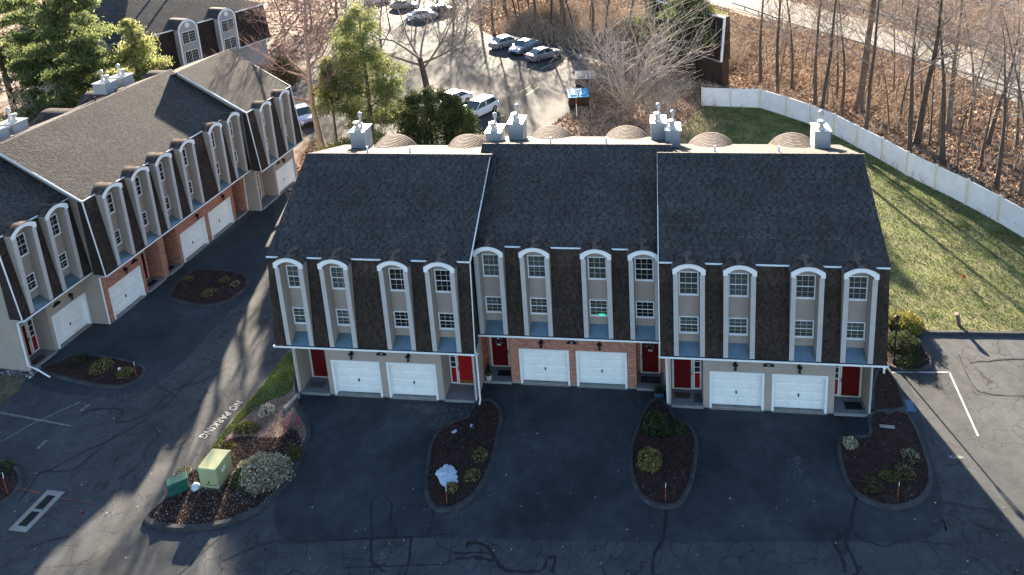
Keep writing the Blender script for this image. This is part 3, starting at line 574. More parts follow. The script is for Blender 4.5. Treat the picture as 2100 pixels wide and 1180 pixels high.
def chimney(parent,x,y,n=2,w=.9,l=1.2,zt=12.0,tall=1.0):
    zb=ZR-(y-YR)*0+.0; mb=MB()
    zb=Z3-(y-Y3)*(Z3-ZR)/(YR-Y3)-.35
    mb.box(x-w/2+.02,x+w/2-.02,y+.02,y+l-.02,zb,zt)
    d=mb.build('chimney',m_sidg,parent); mb=MB()
    siding(mb,(x-w/2+.02,y+.02,zb),(1,0,0),(0,-1,0),w-.04,zt-zb,.13); siding(mb,(x+w/2-.02,y+.02,zb),(0,1,0),(1,0,0),l-.04,zt-zb,.13); siding(mb,(x-w/2+.02,y+l-.02,zb),(0,-1,0),(-1,0,0),l-.04,zt-zb,.13)
    mb.build('siding',m_sidg,d,kind='stuff')
    mb=MB(); mb.box(x-w/2-.05,x+w/2+.05,y-.05,y+l+.05,zt,zt+.05); mb.build('cap',m_gal,d)
    for k in range(n):
        mb=MB(); px=x+(.02 if k==0 else -.06); py=y+(.75 if k==0 else .32); hh=tall if k==0 else .55; rr=.10 if k==0 else .16
        rp_=rr*.75; mb.cyl(px,py,zt+.05,zt+.05+hh*.28,rr*1.25,12,r1=rr*1.1); mb.cyl(px,py,zt+.05+hh*.2,zt+.05+hh*.82,rp_,12); mb.cyl(px,py,zt+.05+hh*.72,zt+.05+hh*.95,rr*1.35,12); mb.tube([(px,py,zt+.05+hh*.95),(px,py,zt+.05+hh*1.02)],[rr*1.35,.03],12)
        mb.build('flue',m_gal,d,smooth=False)
    return d
def rear_dormer(parent,x,w=1.5,zc=11.0):
    C=arc(w,ZR-.35,zc,16); mb=MB()
    for i in range(16):
        (xa,za),(xb,zb)=C[i],C[i+1]
        for k in range(15):
            ya=8.2+k*.22; t=random.choice((.45,.6,.8,.95,1.1)); mb.quad((x+xa,ya,za+.02),(x+xb,ya,zb+.02),(x+xb,ya+.215,zb),(x+xa,ya+.215,za),0,t); mb.quad((x+xa,ya,za),(x+xb,ya,zb),(x+xb,ya,zb+.02),(x+xa,ya,za+.02),0,.8)
    mb.poly([(x+a,11.4,b) for a,b in C[::-1]]); return mb.build('rear_dormer',m_hood,parent)
def block(root,x0,y0,W,dorm,gar,bays,wall,rear=(),vents=(),left_trim=True,right_trim=True,plq=None,lan=(),blinds=None,gw=2.75):
    T=lambda x,y,z:(x0+x,y0+y,z)
    core=MB(); prof=[(YG+.03,0),(YR,0),(YR,ZR-.08),(Y3,Z3-.08),(Y2+.05,Z2-.06),(.12,Z1+.05),(YG+.03,Z1-.02)]
    # core split so that bays and garages stay open on the ground floor
    up=[(.62,Z1-.02),(YR,Z1-.02),(YR,ZR-.08),(Y3,Z3-.08),(.9,Z2+.10),(.62,Z2-.06)]
    core.prism(up,.42,W-.42,lambda u,v,w:T(w,u,v)); core.prism([(YP+.02,0),(YR-.01,0),(YR-.01,Z1-.03),(YP+.02,Z1-.03)],.43,W-.43,lambda u,v,w:T(w,u,v))
    core.build('wall_core',m_sidg,root)
    sb=MB(); bb=MB(); add=(lambda O,U,N,w,h: bricks(bb,T(*O),U,N,w,h)) if wall=='brick' else (lambda O,U,N,w,h: siding(sb,T(*O),U,N,w,h))
    H=Z1-.05; ops=sorted([(g,g+gw,2.26,'g') for g in gar]+[(b['x0'],b['x1'],3.45,'b') for b in bays])
    x=.4; zb=.1
    for a,b,zt,k in ops+[(W-.4,None,0,'')]:
        if a-x>.02: add((x,YG,zb),(1,0,0),(0,-1,0),a-x,H-zb)
        if b is None: break
        add((a,YG,zt),(1,0,0),(0,-1,0),b-a,H-zt)
        if k=='b':
            add((a,YG,.15),(0,1,0),(1,0,0),YP-YG,H-.15); add((b,YP,.15),(0,-1,0),(-1,0,0),YP-YG,H-.15); add((a,YP,.15),(1,0,0),(0,-1,0),b-a,H-.15)
        x=b
    # solid mass behind the face of wall
    mass=MB(); x=.4
    for a,b,zt,k in ops+[(W-.4,None,0,'')]:
        if a-x>.02: mass.box(x0+x,x0+a,y0+YG+.004,y0+YP+.1,0,H)
        if b is None: break
        mass.box(x0+a+.001,x0+b-.001,y0+YG+.004,y0+(YP+.1 if k=='g' else YG+.2),zt+.002,H)
        if k=='g': mass.box(x0+a+.001,x0+b-.001,y0+YG+.32,y0+YP,0,zt)
        x=b
    mass.build('front_wall',m_sid if wall!='brick' else m_mort,root)
    # end gables in lap siding
    for xx,nx in((.4,-1),(W-.4,1)):
        z=.1
        while z<Z3-.15:
            z1=z+.115; yf=lambda q:(YG if q<Z1 else (.53*(q-Z1)/(Z2-Z1)+.03 if q<Z2 else Y2+(q-Z2)/(Z3-Z2)*(Y3-Y2)+.03)); yr=lambda q:(YR if q<ZR else YR-(q-ZR)/(Z3-ZR)*(YR-Y3)-.03)
            if yr(z1)-yf(z1)>.1:
                k=nx*.018; X=x0+xx; a=(X+k,y0+yf(z+.001),z);b=(X+k,y0+yr(z),z);c=(X+nx*.004,y0+yr(z1),z1);d=(X+nx*.004,y0+yf(z1-.001),z1); sb.quad(a,b,c,d); sb.quad((X,a[1],z),(X,b[1],z),b,a)
            z=z1
    if sb.f: sb.build('siding',m_sid,root,kind='stuff')
    if bb.f: bb.build('brickwork',[m_brick,m_mort],root,kind='stuff')
    # corner boards
    for xx in(.385,W-.465):
        if wall!='brick': mb=MB(); mb.box(x0+xx,x0+xx+.08,y0+YG-.03,y0+YG+.05,.0,Z1-.06); mb.build('corner_board',m_fin,root)
    mb=MB(); mb.box(x0+.4,x0+W-.4,y0+YG-.02,y0+YG+.003,-.02,.1); mb.build('foundation',m_conc,root)
    mb=MB(); mb.box(x0+.02,x0+W-.02,y0+.03,y0+YG+.1,Z1-.05,Z1-.02); mb.build('soffit',m_fin,root)
    # mansard
    mb=MB(); V=(0,Y2,Z2-Z1-.04); N=(0,-(Z2-Z1),Y2); hm=math.hypot(Y2,Z2-Z1-.04); edges=[.04]
    for c in dorm: edges+=[c-WO+.04,c+WO-.04]
    edges+=[W-.04]
    for i in range(0,len(edges),2):
        a,b=edges[i],edges[i+1]
        if b-a>.08:
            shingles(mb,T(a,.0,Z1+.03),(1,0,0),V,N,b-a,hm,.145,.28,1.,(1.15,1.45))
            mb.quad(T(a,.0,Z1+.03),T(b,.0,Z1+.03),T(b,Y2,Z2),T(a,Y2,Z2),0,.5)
    for xx,sg in((.04,-1),(W-.04,1)): mb.poly([T(xx,0,Z1),T(xx,Y2,Z2),T(xx,Y2+.35,Z2),T(xx,YG,Z1)],0,.8)
    mb.build('mansard_shingles',m_mans,root,kind='stuff')
    for i in range(0,len(edges),2):
        a,b=edges[i],edges[i+1]
        if b-a>.08: mb=MB(); mb.box(x0+a,x0+b,y0+Y2-.10,y0+Y2+.02,Z2-.03,Z2+.035); mb.build('eave_trim',m_white,root)
    # roof slopes
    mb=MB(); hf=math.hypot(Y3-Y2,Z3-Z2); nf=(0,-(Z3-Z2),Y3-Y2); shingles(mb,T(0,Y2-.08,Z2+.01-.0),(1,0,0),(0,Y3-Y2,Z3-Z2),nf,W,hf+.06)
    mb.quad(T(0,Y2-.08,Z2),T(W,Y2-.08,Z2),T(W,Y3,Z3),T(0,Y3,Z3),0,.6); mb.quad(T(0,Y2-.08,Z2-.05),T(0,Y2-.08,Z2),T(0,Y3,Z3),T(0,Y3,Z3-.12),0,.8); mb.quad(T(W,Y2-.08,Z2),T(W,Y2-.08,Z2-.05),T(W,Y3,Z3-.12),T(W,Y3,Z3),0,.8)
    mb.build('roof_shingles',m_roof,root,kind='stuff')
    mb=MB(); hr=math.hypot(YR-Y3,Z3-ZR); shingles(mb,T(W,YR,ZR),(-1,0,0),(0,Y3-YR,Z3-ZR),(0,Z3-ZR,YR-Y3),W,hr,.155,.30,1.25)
    mb.quad(T(W,YR,ZR),T(0,YR,ZR),T(0,Y3,Z3),T(W,Y3,Z3),0,1.); mb.quad(T(W,YR,ZR),T(W,YR,ZR-.1),T(0,YR,ZR-.1),T(0,YR,ZR),0,1.); mb.poly([T(0,YR,ZR-.1),T(0,Y3,Z3-.12),T(0,Y3,Z3),T(0,YR,ZR)]); mb.poly([T(W,YR,ZR-.1),T(W,Y3,Z3-.12),T(W,Y3,Z3),T(W,YR,ZR)][::-1])
    mb.build('rear_roof_shingles',m_roof,root,kind='stuff')
    # ridge caps: individual cap shingles
    cap=MB(); cap.poly([(0,-.15,-.075),(.34,-.15,-.06),(.34,0,.035),(0,0,.02)]); cap.poly([(0,0,.02),(.34,0,.035),(.34,.16,-.015),(0,.16,-.03)]); cap.poly([(.34,-.15,-.09),(.34,-.15,-.06),(.34,0,.035),(.34,.16,-.015),(.34,.16,-.05)][::-1]); cap.poly([(0,-.15,-.10),(.34,-.15,-.10),(.34,-.15,-.06),(0,-.15,-.075)])
    first=None; x=0.
    while x<W-.1:
        if 'cap' not in CACHE: CACHE['cap']=first=cap.build('ridge_cap',m_cap,root,T(x,Y3,Z3+.02))
        else: o_=dup(CACHE['cap'],root,T(x,Y3,Z3+.02+random.uniform(0,.008)))
        x+=.305
    # white rake trims
    for xx,on in((-.02,left_trim),(W-.02,right_trim)):
        if on:
            mb=MB()
            for (ya,za),(yb_,zb_) in [((Y2-.1,Z2),(Y3,Z3)),((-.01,Z1),(Y2-.06,Z2))]:
                mb.prism([(ya,za-.10),(yb_,zb_-.10),(yb_,zb_+.035),(ya,za+.035)],xx,xx+.04,lambda u,v,w:T(w,u,v)) if za>Z1+.1 else mb.prism([(ya,za-.02),(ya-.05,za-.02),(yb_-.05,zb_),(yb_+.04,zb_)],xx,xx+.04,lambda u,v,w:T(w,u,v))
            mb.build('rake_trim',m_white,root)
    # gutter
    mb=MB(); mb.prism([(-.12,Z1-.07),(.0,Z1-.07),(.0,Z1-.03),(-.10,Z1-.03),(-.10,Z1+.03),(-.12,Z1+.03)],-.03,W+.03,lambda u,v,w:T(w,u,v)); mb.box(x0-.03,x0-.01,y0-.12,y0,Z1-.07,Z1+.02); mb.box(x0+W+.01,x0+W+.03,y0-.12,y0,Z1-.07,Z1+.02)
    g=mb.build('gutter',m_white,root); mb=MB(); mb.box(x0-.01,x0+W+.01,y0-.10,y0-.001,Z1-.03,Z1+.015); mb.build('gutter_bed',m_gut,g)
    for i,c in enumerate(dorm):
        cached('dormer',dormer,root,T(c,0,0))
        bl=(blinds or [1,2,0,0]*3)
        b1=bl[(2*i)%len(bl)]; b2=bl[(2*i+1)%len(bl)]
        cached(('w',1.3,b1),lambda p:window(p,1.3,b1,True),root,T(c,.600,6.9)); cached(('w',.96,b2),lambda p:window(p,.96,b2,True),root,T(c,.600,4.72))
    for g in gar: cached(('g',gw),lambda p:garage_door(p,gw),root,T(g+gw/2,YG,0))
    for b in bays:
        mb=MB(); mb.box(x0+b['x0']+.002,x0+b['x1']-.002,y0+YG-.06,y0+YP,-.01,.15); sl_=mb.build('porch_slab',m_slab,root)
        mb=MB(); mb.box(x0+b['x0']+.002,x0+b['x1']-.002,y0+YG-.12,y0+YG-.061,-.01,.153); mb.build('slab_edge',m_conc,sl_)
        if 'door' in b:
            cached(('d',b.get('side','r'),b.get('kick',0),b.get('storm',1)),lambda p:entry_door(p,b.get('side','r'),b.get('kick',0),b.get('storm',1)),root,T(b['door'],YP,.15))
        if 'sl' in b: cached('sl',sidelight,root,T(b['sl'],YP,.15))
    for l in lan: cached('lan',lantern,root,T(l,YG-.02,2.62))
    if plq: plaque(root,plq[0],T(plq[1],YG-.02,2.68))
    for cx in rear: rear_dormer(root,x0+cx) if not y0 else None
    for cx in rear:
        if y0: o=rear_dormer(root,x0+cx); o.location.y=y0
    for vx in vents:
        mb=MB(); zz=Z3-(7.0-Y3)*(Z3-ZR)/(YR-Y3); mb.cyl(x0+vx,y0+7.0,zz-.05,zz+.38,.055,8); mb.tube([(x0+vx,y0+7.0,zz-.05),(x0+vx,y0+7.0,zz+.05)],[.14,.06],8); mb.build('vent_pipe',m_white if not y0<-1 else m_gut,root)
m_cap=M('ridge_cap_shingle',(.14,.115,.095),.9,.3,1.2,.5,90,fine=.25)
def downspout(root,pts,mat=None):
    mb=MB(); mb.tube(pts,.05,4); mb.build('downspout',mat or m_white,root)
m_green=M('green_led',(.02,.6,.25),.5,.05); m_green.node_tree.nodes['Principled BSDF'].inputs['Emission Color'].default_value=(.02,.9,.35,1); m_green.node_tree.nodes['Principled BSDF'].inputs['Emission Strength'].default_value=.12
# ---- main row
row=empty('townhouse_row',(0,0,0),'front row of three townhouse blocks with brick middle and six white garage doors','townhouse')
block(row,0,0,10.92,[1.47,3.88,7.04,9.45],[2.52,5.65],[dict(x0=.57,x1=2.25,door=.48+.2,side='r'),dict(x0=8.74,x1=10.42,door=9.2,side='l',kick=1,storm=0,sl=8.80)],'siding',rear=(3.3,8.2),vents=(3.3,5.9),left_trim=False,plq=('78',5.46),lan=(3.8,6.97),blinds=[3,2,1,4,0,0,0,0])
block(row,10.11,1.52,10.92,[1.47,3.88,7.04,9.45],[2.52,5.65],[dict(x0=.45,x1=2.02,door=.62,side='r'),dict(x0=8.90,x1=10.35,door=9.08,side='l')],'brick',rear=(3.3,8.2),vents=(3.9,7.2),left_trim=False,right_trim=False,plq=('80',5.46),lan=(3.8,6.97),blinds=[1,3,4,2,2,5,0,0])
block(row,20.29,.42,10.92,[1.47,3.88,7.04,9.45],[2.52,5.65],[dict(x0=.55,x1=2.2,door=.62,side='r',sl=1.75),dict(x0=8.74,x1=10.42,door=9.25,side='l',sl=8.84)],'siding',rear=(3.3,8.2),vents=(3.2,6.7),right_trim=False,plq=('80',5.46),lan=(3.8,6.97),blinds=[2,3,1,4,5,4,2,3])
for x,y,zt in [(1.75,9.1,12.05),(10.35,9.3,11.95),(11.55,10.3,12.15),(20.35,10.4,12.15),(21.2,9.6,12.0),(29.75,9.3,12.1)]: chimney(row,x,y,2,.9,1.3,zt)
mb=MB(); mb.box(10.11+7.04-.02,10.11+7.04+.33,1.52+.53,1.52+.545,4.80,4.84); mb.box(10.11+7.04+.02,10.11+7.04+.29,1.52+.53,1.52+.545,4.76,4.785); tag(mb.build('window_light',m_green),'small green glowing decoration in the lower third dormer window of the brick block','light')
downspout(row,[(10.85,-.06,3.7),(10.95,.35,3.45),(10.72,.80,3.3),(10.72,.80,.25),(10.72,.55,.1)])
downspout(row,[(10.72,.5,.12),(10.75,-.9,.12),(10.6,-1.6,.14),(10.2,-2.2,.14)],m_gut)
downspout(row,[(20.25,.36,3.7),(20.6,1.25,3.4),(20.66,1.25,.2)])
mb=MB(); mb.box(30.98,31.12,.34,.48,3.55,3.68); mb.cyl(31.05,.41,3.3,3.55,.05,8); mb.build('downspout',m_white,row)
# ---- left row
lrow=empty('townhouse_row',(-15.80,.92,0),'angled row of townhouses with sunlit roof, brick ground floor and numbered end gable','townhouse',R(86.73)); lrow.scale=(1,1,1.03)
block(lrow,0,0,6.0,[1.33,3.56],[2.42],[dict(x0=.55,x1=2.2,door=.62,side='r',sl=1.78)],'siding',rear=(3.3,),right_trim=False,plq=('',2.95),lan=(3.9,),gw=2.55,blinds=[0,0])
block(lrow,4.62,-1.32,15.78,[1.79,4.19,6.39,8.82,12.03,14.3],[.81,7.54,10.75],[dict(x0=3.85,x1=5.45,door=4.2,side='l'),dict(x0=5.95,x1=7.25,door=6.05,side='r'),dict(x0=13.9,x1=15.2,door=14.0,side='r')],'brick',rear=(2.6,9.,13.),vents=(9,11),plq=('',3.2),lan=(2.3,9.5,12.6),blinds=[0,0])
block(lrow,19.75,-2.49,6.58,[1.79,4.65],[3.15],[dict(x0=.6,x1=2.9,door=.8,side='r',sl=1.95)],'siding',rear=(3.3,),plq=('',3.7),lan=(4.4,),blinds=[0,0])
for x,y,zt in [(17.0,7.3,12.0),(18.6,7.2,12.0),(7.2,6.9,12.0),(8.7,7.0,12.0)]: chimney(lrow,x,y,2,1.15,1.2,zt,.9)
downspout(lrow,[(.35,-.06,3.68),(.05,.3,3.6),(.34,.80,3.3),(.34,.82,.5),(.30,.2,.35),(.1,-.8,.1)])
downspout(lrow,[(4.7,-1.38,3.68),(4.9,-.55,3.4),(4.95,-.5,.1)])
downspout(lrow,[(20.3,-1.4,3.68),(20.0,-.6,3.4),(20.0,-.52,.1)])
n=MB(); n.box(-.02,0,-.28,.28,-.2,.2); pl=n.build('number_sign',m_sidg,lrow,(.37,2.1,4.25)); text_mesh('74',.36,m_blk,pl,(-.03,.02,-.13),(R(90),0,R(-90)),'number',.01)
# ---------------------------------------------------------------- things by the doors
def thing_mesh(mb,name,mats,label,cat,loc=(0,0,0),rz=0,group=None,smooth=False):
    o=mb.build(name,mats,smooth=smooth); o.location=loc; o.rotation_euler=(0,0,rz); return tag(o,label,cat,group)
m_mat=M('doormat_black',(.012,.012,.013),.95,.4,20); m_matb=M('doormat_brown',(.07,.045,.035),.95,.4,12); m_matgr=M('doormat_grey',(.13,.12,.13),.95,.5,12); m_matteal=M('doormat_teal',(.05,.12,.17),.95,.5,12)
def doormat(x,y,w,d,mat,label,rz=0,m2=None):
    mb=MB(); mb.box(-w/2,w/2,-d/2,d/2,0,.015); mb.box(-w/2+.05,w/2-.05,-d/2+.05,d/2-.05,.0151,.02,1)
    for i in range(6): yy=-d/2+.08+i*(d-.16)/5; mb.box(-w/2+.07,w/2-.07,yy-.01,yy+.01,.0201,.024,0)
    thing_mesh(mb,'doormat',[mat,m2 or mat],label,'doormat',(x,y,.152),rz)
doormat(1.25,1.35,.85,.5,m_matgr,'patterned grey doormat at the leftmost red door of the front row',0,m_matb)
doormat(11.6,2.95,.75,.45,m_mat,'plain black doormat beside the potted conifer at the brick porch')
doormat(19.75,2.95,1.05,.5,m_mat,'black doormat with a brown picture in front of the right brick porch door',0,m_matb)
doormat(21.45,1.9,.8,.42,m_matb,'brown striped doormat at the red door right of the brick block')
doormat(22.25,1.75,.45,.75,m_matteal,'teal bordered mat with brown centre under a sidelight',0,m_matb)
doormat(30.1,1.75,.85,.5,m_mat,'plain black doormat at the rightmost red door')
LM=Matrix.Rotation(R(86.73),4,'Z'); LO=Vector((-15.8,.92,0))
def LP(x,y,z=0): return LO+(LM@Vector((x,y,z)))
p=LP(1.3,1.2); doormat(p.x,p.y,.8,.5,m_matb,'brown doormat at the porch of the numbered gable house',R(86.7))
p=LP(4.62+4.7,-1.32+1.3); doormat(p.x,p.y,.75,.45,m_mat,'black doormat in the first brick recess of the left row',R(86.7))
p=LP(4.62+6.5,-1.32+1.3); doormat(p.x,p.y,.75,.45,m_mat,'black doormat in the second brick recess of the left row',R(86.7))
wreath((11.28,3.45,1.85),'round winter wreath with white bow on the red door beside the potted conifer')
wreath((19.75,3.45,1.85),'sparse wreath with pale ornament on the right brick porch door')
m_pot=M('cream_pot',(.50,.45,.38),.7,.1)
t=empty('potted_plant',(10.80,2.45,.15),'small dark cone shaped conifer in a cream pot with an orange flag on a stick','potted plant')
mb=MB(); mb.cyl(0,0,0,.3,.15,12,r1=.2); mb.build('pot',m_pot,t)
def cone_foliage(n,h,r0,leaf,z0=0,pw=1.):
    z=rng.uniform(0,1,n); a=rng.uniform(0,2*np.pi,n); rr=r0*(1-z)**pw*np.sqrt(rng.uniform(.35,1,n)); return np.stack([rr*np.cos(a),rr*np.sin(a),z0+z*h],1)
V,F=flakes(cone_foliage(500,.75,.2,.04,.3),.045,1.,0,0,.5); np_mesh('foliage',V,F,rng.uniform(0,.5,500),m_cedar,t)
mb=MB(); mb.tube([(-.08,.1,.3),(-.12,.15,1.35)],.012,5); mb.build('stick',m_blk,t); mb=MB(); mb.box(-.2,-.06,.12,.15,1.3,1.45); mb.build('flag',m_orange,t)
t=empty('planter',(20.2,1.95,0),'blue planter tub with withered stems at the right brick porch step','planter')
m_blue=M('blue_plastic',(.03,.10,.20),.4,.1); mb=MB(); mb.box(-.25,.25,-.2,.2,0,.28); mb.build('tub',m_blue,t); V,F=blades(rng.uniform(-.2,.2,(160,2)),.45,.02,.5,.28); np_mesh('stems',V,F,rng.uniform(0,.4,160),m_cedar,t)
# ---------------------------------------------------------------- island things
mb=MB()
def rbox(mb,x0,x1,y0,y1,z0,z1,b=.04,mi=0):
    P=[(x0+b,y0),(x1-b,y0),(x1,y0+b),(x1,y1-b),(x1-b,y1),(x0+b,y1),(x0,y1-b),(x0,y0+b)]
    mb.prism(P,z0,z1-b,lambda u,v,w:(u,v,w),mi); c=((x0+x1)/2,(y0+y1)/2); sx=1-2*b/(x1-x0)*.9; sy=1-2*b/(y1-y0)*.9; Q=[(c[0]+(u-c[0])*sx,c[1]+(v-c[1])*sy) for u,v in P]
    for i in range(8): j=(i+1)%8; mb.quad((*P[i],z1-b),(*P[j],z1-b),(*Q[j],z1),(*Q[i],z1),mi)
    mb.poly([(*q,z1) for q in Q],mi)
m_tg=M('pale_green_enamel',(.34,.36,.19),.45,.12,1.5,fine=.06); m_tgd=M('dark_green_enamel',(.02,.09,.065),.4,.25,4)
a=G(412,1000,.09); b=G(444,1002,.09); c=G(471,966,.09); w=(b-a).length; dpt=(c-b).length; rz=math.atan2((b-a).y,(b-a).x)
t=empty('transformer_box',(a.x,a.y,.09),'large pale green utility cabinet on the mulch island','utility cabinet',math.radians(-2))
mb=MB(); rbox(mb,0,.95,0,1.15,0,.92,.03); mb.build('tank',m_tg,t); mb=MB(); rbox(mb,-.03,.98,-.03,1.2,.93,1.12,.05); mb.build('lid',m_tg,t)
mb=MB(); mb.box(.955,.97,.38,.62,.60,.82); mb.build('warning_sticker',m_white,t); mb=MB(); mb.box(.955,.972,.44,.5,.72,.78); mb.box(.955,.972,.5,.58,.64,.68); mb.build('warning_print',m_blk,t); mb=MB(); mb.box(.3,.9,-.012,-.002,.2,.225); mb.box(.45,.5,-.02,0,.3,.42); mb.build('latch',m_gut,t); mb=MB(); mb.box(-.08,1.03,-.08,1.25,-.06,.0); mb.build('pad',m_conc,t)
a=G(347,1022,.09); t=empty('utility_pedestal',(a.x,a.y,.09),'small dark green utility box left of the pale green cabinet','utility box',R(38))
mb=MB(); rbox(mb,0,.85,0,.5,0,.55,.03); mb.build('case',m_tgd,t); mb=MB(); rbox(mb,-.02,.87,-.02,.52,.551,.66,.04); mb.build('lid',m_tgd,t)
a=G(402,1003,.09); mb=MB(); 
for i in range(6): pass
mb.tube([(0,0,0),(0,0,.06),(0,0,.18),(0,0,.28),(0,0,.32)],[.12,.19,.2,.12,.02],12); thing_mesh(mb,'boulder',m_snow,'round white ball shaped stone in front of the pale green cabinet','stone',(a.x,a.y,.08),smooth=True)
# bench
m_rd=M('red_enamel',(.42,.02,.06),.4,.1); m_sl=M('bench_slat',(.22,.06,.09),.5,.2)
a=G(600,880,.09); t=empty('garden_bench',(a.x,a.y,.09),'small red metal garden bench at the driveway corner','bench',R(55),None,.7)
for s in(-.5,.5):
    mb=MB(); mb.tube([(s,-.3,0),(s,-.26,.4),(s,-.2,.6),(s,.15,.62),(s,.2,.42)],.025,6); mb.tube([(s,.32,0),(s,.2,.42),(s,.33,.95)],.025,6); mb.tube([(s,-.26,.4),(s,.2,.42)],.02,6); mb.build('side_frame',m_rd,t)
sb_=MB(); sb_.box(-.5,.5,-.018,.018,-.01,.01); s0=None
for i in range(6):
    loc=(0,-.24+i*.085,.43); 
    if s0 is None: s0=sb_.build('slat',m_sl,t,loc)
    else: dup(s0,t,loc)
for i in range(5): o=dup(s0,t,(0,.22+i*.025,.52+i*.095)); o.rotation_euler=(R(78),0,0)
# drain, manhole
P=[G(*p) for p in [(20,1085),(50,1095),(132,1012),(100,1004)]]; c=sum(P,Vector())/4; dx=(P[1]-P[0]); dy=(P[3]-P[0]); wv=.5*((P[1]-P[0]).length+(P[2]-P[3]).length); hv=.5*((P[3]-P[0]).length+(P[2]-P[1]).length)
t=empty('storm_drain',(c.x,c.y,0),'double storm drain grate in a pale concrete frame','drain',math.atan2(dy.y,dy.x)-math.pi/2)
k=.24; mb=MB(); mb.box(-wv/2,-wv/2+k,-hv/2,hv/2,0,.03); mb.box(wv/2-k,wv/2,-hv/2,hv/2,0,.03); mb.box(-wv/2+k,wv/2-k,-hv/2,-hv/2+k,0,.03); mb.box(-wv/2+k,wv/2-k,hv/2-k,hv/2,0,.03); mb.box(-wv/2+k,wv/2-k,-.06,.06,0,.03); mb.build('frame',m_conc,t)
mb=MB(); mb.box(-wv/2+k,wv/2-k,-hv/2+k,hv/2-k,.006,.008); mb.build('pit_shade',m_dark,t)  # no hollow below: shade of the pit painted as a flat dark plate
m_iron=M('cast_iron',(.03,.025,.022),.6,.3); gb=MB(); gb.box(-wv/2+k,wv/2-k,-.018,.018,.012,.03); g0=None
yy=-hv/2+k+.06
while yy<hv/2-k-.03:
    if abs(yy)>.08:
        if g0 is None: g0=gb.build('grate_bar',m_iron,t,(0,yy,0))
        else: dup(g0,t,(0,yy,0))
    yy+=.11
a=G(207,997); mb=MB(); mb.cyl(0,0,0,.014,.36,24); mb.cyl(0,0,.014,.020,.30,24); 
for i in range(-4,5): mb.box(-.25,.25,i*.055-.01,i*.055+.01,.0201,.025)
thing_mesh(mb,'manhole_cover',m_kerb,'round manhole cover in the left road near the storm drain','manhole',(a.x,a.y,0))
a=G(1862,832); mb=MB(); rbox(mb,-.3,.3,-.4,.4,0,.012,.005); thing_mesh(mb,'blue_patch',m_blue,'flat blue patch on the asphalt right of the end wall','cover',(a.x,a.y,0))  # thin blue slab for a blue patch on the asphalt
a=G(1819,876,.08); mb=MB(); rbox(mb,-.35,.35,-.09,.09,0,.06,.02); thing_mesh(mb,'flat_stone',m_conc,'pale flat paving stone in the right mulch island','stone',(a.x,a.y,.08),R(-3))
a=G(790,840); 
# splash block beside porch
a=G(603,825,.08); mb=MB(); rbox(mb,-.12,.12,-.55,.6,0,.25,.03); thing_mesh(mb,'concrete_block',m_conc,'concrete retaining block between island and left driveway','block',(a.x-.1,a.y-.1,0),R(-12))
# stakes
for x,y,h,l in [(917,1033,.95,'orange driveway stake in the island with the snow patch'),(1365,1028,1.0,'orange and white driveway stake at the tip of the middle island'),(1841,1022,.9,'orange driveway stake in the island by the visitor space'),(16,1012,1.2,'orange driveway stake in the bed at the left picture edge'),(280,772,1.0,'thin pale driveway stake in the island near the numbered gable')]:
    a=G(x,y,.09); mb=MB(); mb.tube([(0,0,0),(random.uniform(-.05,.05),0,h*.75)],.014,5,0); mb.tube([(0.01,0,h*.75),(.02,0,h)],.015,5,1); thing_mesh(mb,'driveway_stake',[m_orange,m_white],l,'stake',(a.x,a.y,.08))
a=G(1967,668,.03); mb=MB(); mb.tube([(0,0,0),(-.15,.05,.75)],.12,7); mb.tube([(-.15,.05,.7),(-.2,.05,.8)],.16,7); thing_mesh(mb,'tree_stump',m_bark,'leaning grey stump at the edge of the right lawn','stump',(a.x,a.y,0))
a=G(1976,580,.03); mb=MB(); mb.box(-.1,.1,-.01,.01,.35,.6); mb.tube([(0,0,0),(0,0,.6)],.01,4); thing_mesh(mb,'marker_flag',m_orange,'small orange marker flag in the right lawn','flag',(a.x,a.y,0))
# snow
def snow(px,z,label):
    pts=smooth_closed([G(*p) for p in px],5); c=sum(pts,Vector())/len(pts); mb=MB(); n=len(pts); rr=(pts[0]-c).length
    J0=[random.gauss(0,.05) for _ in pts]; prof=[(1.04,0),(1.,.03),(.9,.055),(.75,.07),(.55,.085),(.3,.09)]; rings=[]
    for f,h in prof: rings.append([Vector((c.x+(p.x-c.x)*f*(1+J0[i_]),c.y+(p.y-c.y)*f*(1+J0[i_]),z+h*min(1,rr*2)*(1+random.uniform(-.25,.25)*(h>0)))) for i_,p in enumerate(pts)])
    for A,B in zip(rings,rings[1:]):
        for i_ in range(n): j_=(i_+1)%n; mb.quad(A[i_],A[j_],B[j_],B[i_])
    mb.poly(rings[-1]); o=mb.build('snow_patch',m_snow); tag(o,label,'snow')
snow([(915,958),(930,962),(937,975),(938,990),(928,1000),(915,1002),(905,995),(900,985),(895,975),(903,965)],.09,'large melting snow patch on the mulch island')
snow([(966,873),(972,876),(971,882),(965,880)],.09,'small snow remnant near the black drain pipe end')
snow([(927,888),(936,884),(935,890),(928,892)],.09,'small snow remnant at the left side of the mulch island')
